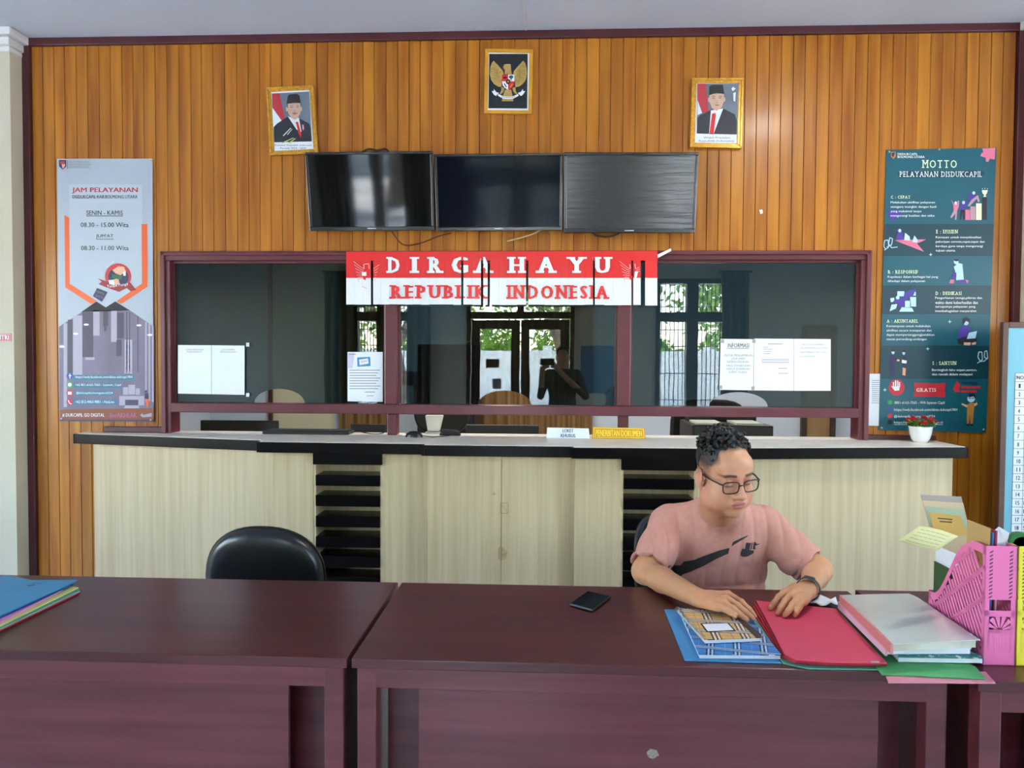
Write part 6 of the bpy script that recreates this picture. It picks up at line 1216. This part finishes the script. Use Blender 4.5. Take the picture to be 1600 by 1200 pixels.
mix(fr_*sm(-np.hypot(ax_-.033, (az_+.004+.25*np.abs(ax_-.033)**1.0*.3)*5), -.019, -.012)*.75, HAIRC*1.6)
mix(fr_*sm(-((ax_/.025)**2+((az_+.0675)/.0125)**2), -1.05, -.8)*(ay_ < -.085)*.8, LIP); mix(fr_*sm(-np.hypot(ax_*.35, az_+.0682), -.0085, -.0035)*sm(-ax_, -.024, -.018)*sm(-np.abs(az_+.0682), -.0022, -.0008)*.6, LIP*.4)
mix(fr_*(ay_ < -.07)*sm(-np.abs(az_+.052), -.008, -.003)*sm(-ax_, -.028, -.018)*.22, HAIRC*3); mix(inhead*sm(-az_, .078, .095)*(ay_ < -.03)*.12, HAIRC*3)
mix((ax_ > .07)*inhead*.25*(1-side_h), np.array(lin((214, 140, 124))[:3]))
man_body = np_mesh('body', V, F, tonemat('man_skin', .48, .12), man, cols)
# finger nails
for H_ in HANDS:
    for f in H_['f']:
        a, b = PZ(*f[2]), PZ(*f[3]); d = (b-a)/np.linalg.norm(b-a); s_ = np.cross(d, (0, 0, 1)); s_ /= np.linalg.norm(s_); n = np.cross(s_, d); c = b+n*.0072-d*.001
        MB().prism([c-s_*.0042-d*.0045, c+s_*.0042-d*.0045, c+s_*.0038+d*.0045-n*.0016, c-s_*.0038+d*.0045-n*.0016], n*.0008).build('finger_nail', M('finger_nail', (214, 172, 152), .3), man)
# hair: cropped cap plus curls on the crown
vh = Vol(HC-.15, HC+.17, .0024)
vh.ell((0, .016, .051), (.0787, .100, .0885), .004, T=HT); rg = random.Random(11)
def hl_local(X_, Y_, Z_):
    px, py, pz = X_-HC[0], Y_-HC[1], Z_-HC[2]; k_ = 1/HT[2]; a = np.abs((HR[0, 0]*px+HR[1, 0]*py+HR[2, 0]*pz)*k_); b = (HR[0, 1]*px+HR[1, 1]*py+HR[2, 1]*pz)*k_; c = (HR[0, 2]*px+HR[1, 2]*py+HR[2, 2]*pz)*k_
    lim = .110-.010*np.clip((a-.02)/.025, 0, 1)-.050*np.clip((a-.046)/.022, 0, 1); s1 = np.clip((b+.045)/.03, 0, 1); s2 = np.clip((b-.02)/.03, 0, 1); lim = lim*(1-s1)+s1*(.072*(1-s2)-.03*s2); lim = lim+.004*np.sin(b*160)*np.cos(a*210); return (lim-c)*.8
vh.apply(hl_local, HC-.2, HC+.2, .003, 'cut')
for i in range(520):
    th = rg.uniform(0, 2*math.pi); el = math.asin(rg.uniform(.36, 1.0)); d = np.array((math.cos(el)*math.cos(th), math.cos(el)*math.sin(th), math.sin(el))); c = np.array((0, .016, .052))+d*np.array((.079, .099, .090))
    if c[1] < -.035 and c[2] < .116: continue
    thick = .6+.9*max(0, d[2]-.25); c = c+d*rg.uniform(-.004, .013)*thick; r_ = rg.uniform(.0042, .0085)*min(1.15, thick)
    if c[2] < .082 and c[1] < .04: continue
    w_ = HC+HR@(c*HT[2]); t_ = np.array((rg.gauss(0, 1), rg.gauss(0, 1), rg.gauss(0, 1))); t_ /= np.linalg.norm(t_); vh.cone(w_-t_*r_*.9, w_+t_*r_*.9, r_*.8, r_*.5, .0025)
Vh, Fh = vh.mesh()
hm = M('black_curly_hair', (13, 12, 13), .45, var=.3, scale=(150, 150, 150), bump=.3, spec=.5)
np_mesh('hair', Vh, Fh, hm, man)
# glasses
gl = empty('glasses_pivot', (0, 0, 0)) if False else None
m_gl = M('dark_brown_glasses_frame', (44, 18, 17), .35, coat=.2); G = lambda x, y, z: HC+HR@(np.array((x, y, z))*HT[2])
gm = MB(); lens = []
for s_ in (-1, 1):
    out = []
    for i in range(28):
        t = 2*math.pi*i/28; cx, cz = math.copysign(abs(math.cos(t))**.55, math.cos(t)), math.copysign(abs(math.sin(t))**.6, math.sin(t)); xx = .0355+.0282*cx*(1-.05*(1-cz)); out.append(G(s_*xx, -.1075+.16*(xx-.0345)**2*4+.10*max(0, xx-.02), -.003+.0190*cz))
    gm.tube(out, .0022, 8, closed=True); lens.append(out)
    gm.tube([G(s_*.0605, -.1025, .008), G(s_*.068, -.097, .0095), G(s_*.077, -.06, .010), G(s_*.0815, -.01, .011), G(s_*.084, .018, .009), G(s_*.082, .035, -.006)], [.003, .003, .0027, .0025, .0023, .002], 8)
gm.tube([G(-.0085, -.1095, .002), G(-.004, -.1125, .0045), G(.004, -.1125, .0045), G(.0085, -.1095, .002)], .0018, 8)
gframe = gm.build('glasses_frame', m_gl, man, smooth=True)
for out in lens: o = MB().prism(out, HR@np.array((0, .0008, 0))).build('lens', glassmat('spectacle_glass', (.97, .97, .97), 1.35)); o.parent = gframe
# T-shirt
vs_ = Vol((.27, -2.00, .50), (1.03, -1.40, 1.08), .0034)
vs_.ell((.612, -1.645, .80), (.195, .130, .215), .03); vs_.ell((.602, -1.615, .64), (.196, .148, .19), .06); vs_.cone(SR+(.025, .0, -.008), SL_+(-.025, .0, -.008), .074, .074, .05); vs_.ell((.612, -1.70, .90), (.15, .085, .11), .05)
for s_ in (SR, SL_): vs_.cone((.612, -1.705, .975), s_+(0, 0, .004), .066, .062, .03)
vs_.cone((.612, -1.70, .955), (.615, -1.765, 1.0), .078, .076, .03)
vs_.ell((.60, -1.74, .66), (.14, .05, .13), .06)
for (S_, E2, fr) in ((SR, ER, .88), (SL_, EL_, .86)):
    ax = (E2-S_)/np.linalg.norm(E2-S_); L_ = np.linalg.norm(E2-S_); cut = S_+ax*L_*fr; sub = Vol((.27, -2.00, .50), (1.03, -1.40, 1.08), .0034); sub.cone(S_, S_+ax*L_*1.1, .074, .057, .01)
    sub.cone(S_+ax*L_*.5+np.array((0, .0, -.022)), cut+np.array((0, 0, -.020)), .062, .054, .03)
    sub.apply(lambda X_, Y_, Z_: (X_-cut[0])*ax[0]+(Y_-cut[1])*ax[1]+(Z_-cut[2])*ax[2], cut-.2, cut+.2, .003, 'cut')
    sub.cone(cut-ax*.03+np.array((0, 0, -.010)), cut+ax*.06+np.array((0, 0, -.008)), .0535, .0535, .003, 'sub')
    hh = np.maximum(.03-np.abs(vs_.d-sub.d), 0)/.03; vs_.d = np.minimum(vs_.d, sub.d)-hh*hh*.03*.25
nb0, nb1 = np.array((.613, -1.760, 1.062)), HC+HR@np.array((0, .01, -.06)); vs_.cone(nb0+(nb1-nb0)*.05, nb1, .0715, .078, .006, 'sub')
X_, Y_, Z_ = vs_.ax[0][:, None, None], vs_.ax[1][None, :, None], vs_.ax[2][None, None, :]
fold = np.sin(58*(X_-.61)+26*(Z_-.8)+2.2*np.sin(14*Z_+3)+1.5*np.sin(11*Y_))*.5+np.sin(-64*(X_-.61)+30*(Z_-.8)+2*np.sin(17*Z_)+9*Y_)*.5
fold = (1-np.abs(fold))**2*1.6-.6
arm_w = np.clip((np.abs(X_-.612)-.16)/.05, 0, 1)*np.clip((.96-Z_)/.1, 0, 1); low_w = np.clip((.80-Z_)/.15, 0, 1)*.6; mid_w = .35
vs_.d = vs_.d+(fold*(.0030*arm_w+.0045*low_w+.007*mid_w)).astype(np.float32)
Vs, Fs = vs_.mesh(); Vs = smooth_v(Vs, Fs, 2, .5)
m_shirt = M('dusty_pink_cotton', (198, 142, 128), .85, var=.05, scale=(60, 60, 60), bump=.03)
shirt = np_mesh('t_shirt', Vs, Fs, m_shirt, man)
# collar band
from mathutils.bvhtree import BVHTree
bvh = BVHTree.FromPolygons([tuple(v) for v in Vs], [tuple(f) for f in Fs])
def drape(pxpts, mat, name, parent, off=.0016, step=3.0):
    """flat print laid onto the shirt front: a 2D outline gridded and dropped onto the cloth"""
    xs0, xs1 = min(p[0] for p in pxpts), max(p[0] for p in pxpts); ys0, ys1 = min(p[1] for p in pxpts), max(p[1] for p in pxpts); bm = bmesh.new(); bm.faces.new([bm.verts.new((p[0], p[1], 0)) for p in pxpts])
    bmesh.ops.triangulate(bm, faces=bm.faces[:])
    for c in np.arange(xs0+step, xs1, step): bmesh.ops.bisect_plane(bm, geom=bm.verts[:]+bm.edges[:]+bm.faces[:], plane_co=(c, 0, 0), plane_no=(1, 0, 0))
    for c in np.arange(ys0+step, ys1, step): bmesh.ops.bisect_plane(bm, geom=bm.verts[:]+bm.edges[:]+bm.faces[:], plane_co=(0, c, 0), plane_no=(0, 1, 0))
    vv = []
    for v in bm.verts:
        d = Vector(_ray(v.co.x, v.co.y)).normalized(); hit = bvh.ray_cast(Vector(CAM), d)[0]; hit = hit if hit is not None else Vector(PY(v.co.x, v.co.y, -1.78)); vv.append(hit-d*off)
    bm.verts.index_update(); fs = [tuple(x.index for x in f.verts) for f in bm.faces]; bm.free(); o = MB().add(vv, fs).build(name, mat, None, smooth=True); o.parent = parent; o.matrix_parent_inverse = parent.matrix_basis.inverted(); return o
m_print = M('charcoal_shirt_print', (44, 42, 44), .7); zs = lambda pts: [(980+a/5.0, 780+b/5.0) for a, b in pts]
bpy.context.view_layer.update()
def onshirt(pts, name='printed_logo'):
    o = drape(zs(pts), m_print, name, man); return o
onshirt([(800, 380), (790, 425), (700, 465), (600, 520), (500, 565), (430, 590), (405, 620), (350, 622), (305, 590), (300, 545), (330, 515), (420, 518), (440, 488), (520, 475), (620, 435), (720, 400)]); onshirt([(815, 368), (825, 335), (880, 308), (948, 280), (935, 295), (870, 335)])
onshirt([(885, 420), (900, 385), (912, 420), (935, 425), (992, 402), (985, 425), (940, 448), (905, 452), (885, 440)]); onshirt([(1000, 352), (1045, 345), (1000, 366)])
for dx in (0,):
    onshirt([(920, 395), (930, 340), (942, 340), (950, 372), (955, 342), (966, 342), (955, 395), (945, 395), (936, 362), (931, 395)], 'printed_letter'); onshirt([(962, 392), (972, 340), (982, 338), (972, 392)], 'printed_letter'); onshirt([(980, 390), (990, 335), (1000, 335), (995, 355), (1012, 345), (998, 365), (1004, 390), (993, 392), (990, 372), (987, 392)], 'printed_letter')
# wrist watch on his left wrist
w = PZ(*HANDS[1]['w']); wdir = (w-EL_)/np.linalg.norm(w-EL_); wc = w-wdir*.006; u1 = np.cross(wdir, (0, 0, 1)); u1 /= np.linalg.norm(u1); u2 = np.cross(u1, wdir)
ring = [wc+(u1*math.cos(t)+u2*math.sin(t))*.0335 for t in [2*math.pi*i/32 for i in range(32)]]; vs2 = []; fs2 = []
for i, p in enumerate(ring):
    rad = (p-wc)/np.linalg.norm(p-wc)
    for (a, b) in ((-.010, 0), (.010, 0), (.010, .0028), (-.010, .0028)): vs2.append(p+wdir*a+rad*b)
for i in range(32):
    j = (i+1) % 32
    for k_ in range(4): fs2.append((i*4+k_, i*4+(k_+1) % 4, j*4+(k_+1) % 4, j*4+k_))
m_strap = M('dark_teal_rubber_strap', (44, 66, 72), .55); wt = MB().add(vs2, fs2).build('watch_strap', m_strap, man, smooth=False, bevel=.001)
c = wc+(u2*.8-np.array((0, 1, 0))*.25)/np.linalg.norm(u2*.8-np.array((0, 1, 0))*.25)*.0365; n = (c-wc)/np.linalg.norm(c-wc); s1 = np.cross(n, wdir)
MB().prism([c+s1*.017*math.copysign(abs(math.cos(t))**.6, math.cos(t))+wdir*.0125*math.copysign(abs(math.sin(t))**.6, math.sin(t)) for t in [2*math.pi*i/24 for i in range(24)]], n*.0055).build('watch_case', m_strap, man, bevel=.001)
c2 = c+n*.0056; MB().prism([c2+s1*.0125*math.copysign(abs(math.cos(t))**.6, math.cos(t))+wdir*.0085*math.copysign(abs(math.sin(t))**.6, math.sin(t)) for t in [2*math.pi*i/24 for i in range(24)]], n*.0006).build('watch_face', M('watch_glass', (10, 12, 14), .1), man)
# trousers and shoes (below the desk)
vt = Vol((.30, -2.20, .0), (.92, -1.35, .68), .008)
vt.ell((.602, -1.60, .54), (.175, .16, .12), .03)
for s_ in (-1, 1):
    hp = np.array((.602+s_*.09, -1.60, .535)); kn = np.array((.602+s_*.13, -2.00, .52)); an = np.array((.602+s_*.12, -1.98, .10)); vt.cone(hp, kn, .085, .062, .03); vt.cone(kn, an, .060, .045, .02)
Vt, Ft = vt.mesh(); np_mesh('trousers', Vt, Ft, M('dark_grey_trousers', (46, 48, 54), .85, var=.1), man)
for s_ in (-1, 1):
    vq = Vol((.602+s_*.12-.07, -2.20, -.01), (.602+s_*.12+.07, -1.90, .14), .006); vq.cone((.602+s_*.12, -1.96, .045), (.602+s_*.12, -2.11, .035), .042, .036, .01); vq.cone((.602+s_*.12, -1.98, .05), (.602+s_*.12, -1.98, .10), .04, .04, .01)
    Vq, Fq = vq.mesh(); Vq[:, 2] = np.maximum(Vq[:, 2], .004); np_mesh('shoe', Vq, Fq, m_black2, man)

# ---- the person with the phone behind the camera, who shows only as a reflection in the middle pane
pq = empty('person', (.19, -4.82, 0), 'person in a dark shirt holding up a phone, reflected in the middle pane', 'person')
px, py_ = .19, -4.80; vp = Vol((px-.42, py_-.30, 0), (px+.42, py_+.42, 1.76), .009)
HT2 = (rotm(math.radians(180), math.radians(4), 0), np.array((px, py_, 1.57)), .98)
head_shape(vp, HT2); vp.cone((px, py_-.02, 1.38), (px, py_-.01, 1.50), .06, .058, .03)
vp.ell((px, py_-.02, 1.22), (.19, .115, .21), .03); vp.ell((px, py_-.01, 1.0), (.17, .12, .18), .05); vp.cone((px-.16, py_-.02, 1.36), (px+.16, py_-.02, 1.36), .065, .065, .04)
for s_ in (-1, 1):
    sh = np.array((px+s_*.185, py_-.02, 1.35)); el = np.array((px+s_*.27, py_+.06, 1.10)); wr = np.array((px-.16+s_*.09, py_+.30, 1.43)); vp.cone(sh, el, .058, .046, .02); vp.cone(el, wr, .044, .030, .015)
    d = np.array((-s_*.05, .05, .05)); vp.cone(wr, wr+d*.7, .03, .03, .015)
    for k_ in range(4): b = wr+d*.7+np.array((0, .0, (k_-1.5)*.018)); vp.cone(b, b+np.array((-s_*.045, .01, .012)), .0095, .008, .006)
    vp.cone(wr+d*.4, wr+d*.4+np.array((-s_*.01, -.02, .055)), .012, .010, .008)
    hp = np.array((px+s_*.09, py_, .90)); kn = np.array((px+s_*.10, py_+.02, .48)); an = np.array((px+s_*.11, py_-.02, .08)); vp.cone(hp, kn, .085, .06, .03); vp.cone(kn, an, .058, .045, .02); vp.cone(an-np.array((0, .02, .03)), an+np.array((0, .15, -.04)), .045, .036, .02)
Vp, Fp = vp.mesh(); Vp[:, 2] = np.maximum(Vp[:, 2], .003); cp_ = np.tile(np.array(lin((176, 128, 102))[:3]), (len(Vp), 1)); cl = (Vp[:, 2] < 1.43) & ~((Vp[:, 1] > py_+.12) & (Vp[:, 2] > 1.2)); cp_[cl] = lin((52, 54, 58))[:3]; cp_[(Vp[:, 2] < .92)] = lin((38, 40, 52))[:3]; cp_[Vp[:, 2] < .085] = lin((24, 22, 22))[:3]
np_mesh('body', Vp, Fp, tonemat('standing_person_tones', .7), pq, cp_)
vh2 = Vol(np.array((px-.13, py_-.15, 1.5)), np.array((px+.13, py_+.14, 1.75)), .007); vh2.ell((0, .018, .055), (.084, .104, .092), .004, T=HT2); vh2.apply(lambda X_, Y_, Z_: (1.60-.5*np.maximum(0, -(Y_-py_-.02))+.35*np.maximum(0, Y_-py_-.03)-Z_)+0*X_, [px-.2, py_-.2, 1.4], [px+.2, py_+.2, 1.8], .003, 'cut'); Vh2, Fh2 = vh2.mesh(); np_mesh('hair', Vh2, Fh2, hm, pq)
phn = empty('mobile_phone', (0, -4.42, 1.48), 'phone held up by the reflected person', 'phone')
MB().box(-.085, .08, -4.432, -4.424, 1.475, 1.553).build('body', m_black, phn, bevel=.004); MB().lathe((0, -4.424, 1.52), [(.009, 0), (.009, .002), (.007, .003)], 20, ax=(0, 1, 0)).build('lens_ring', M('phone_glass', (6, 6, 8), .06), phn)
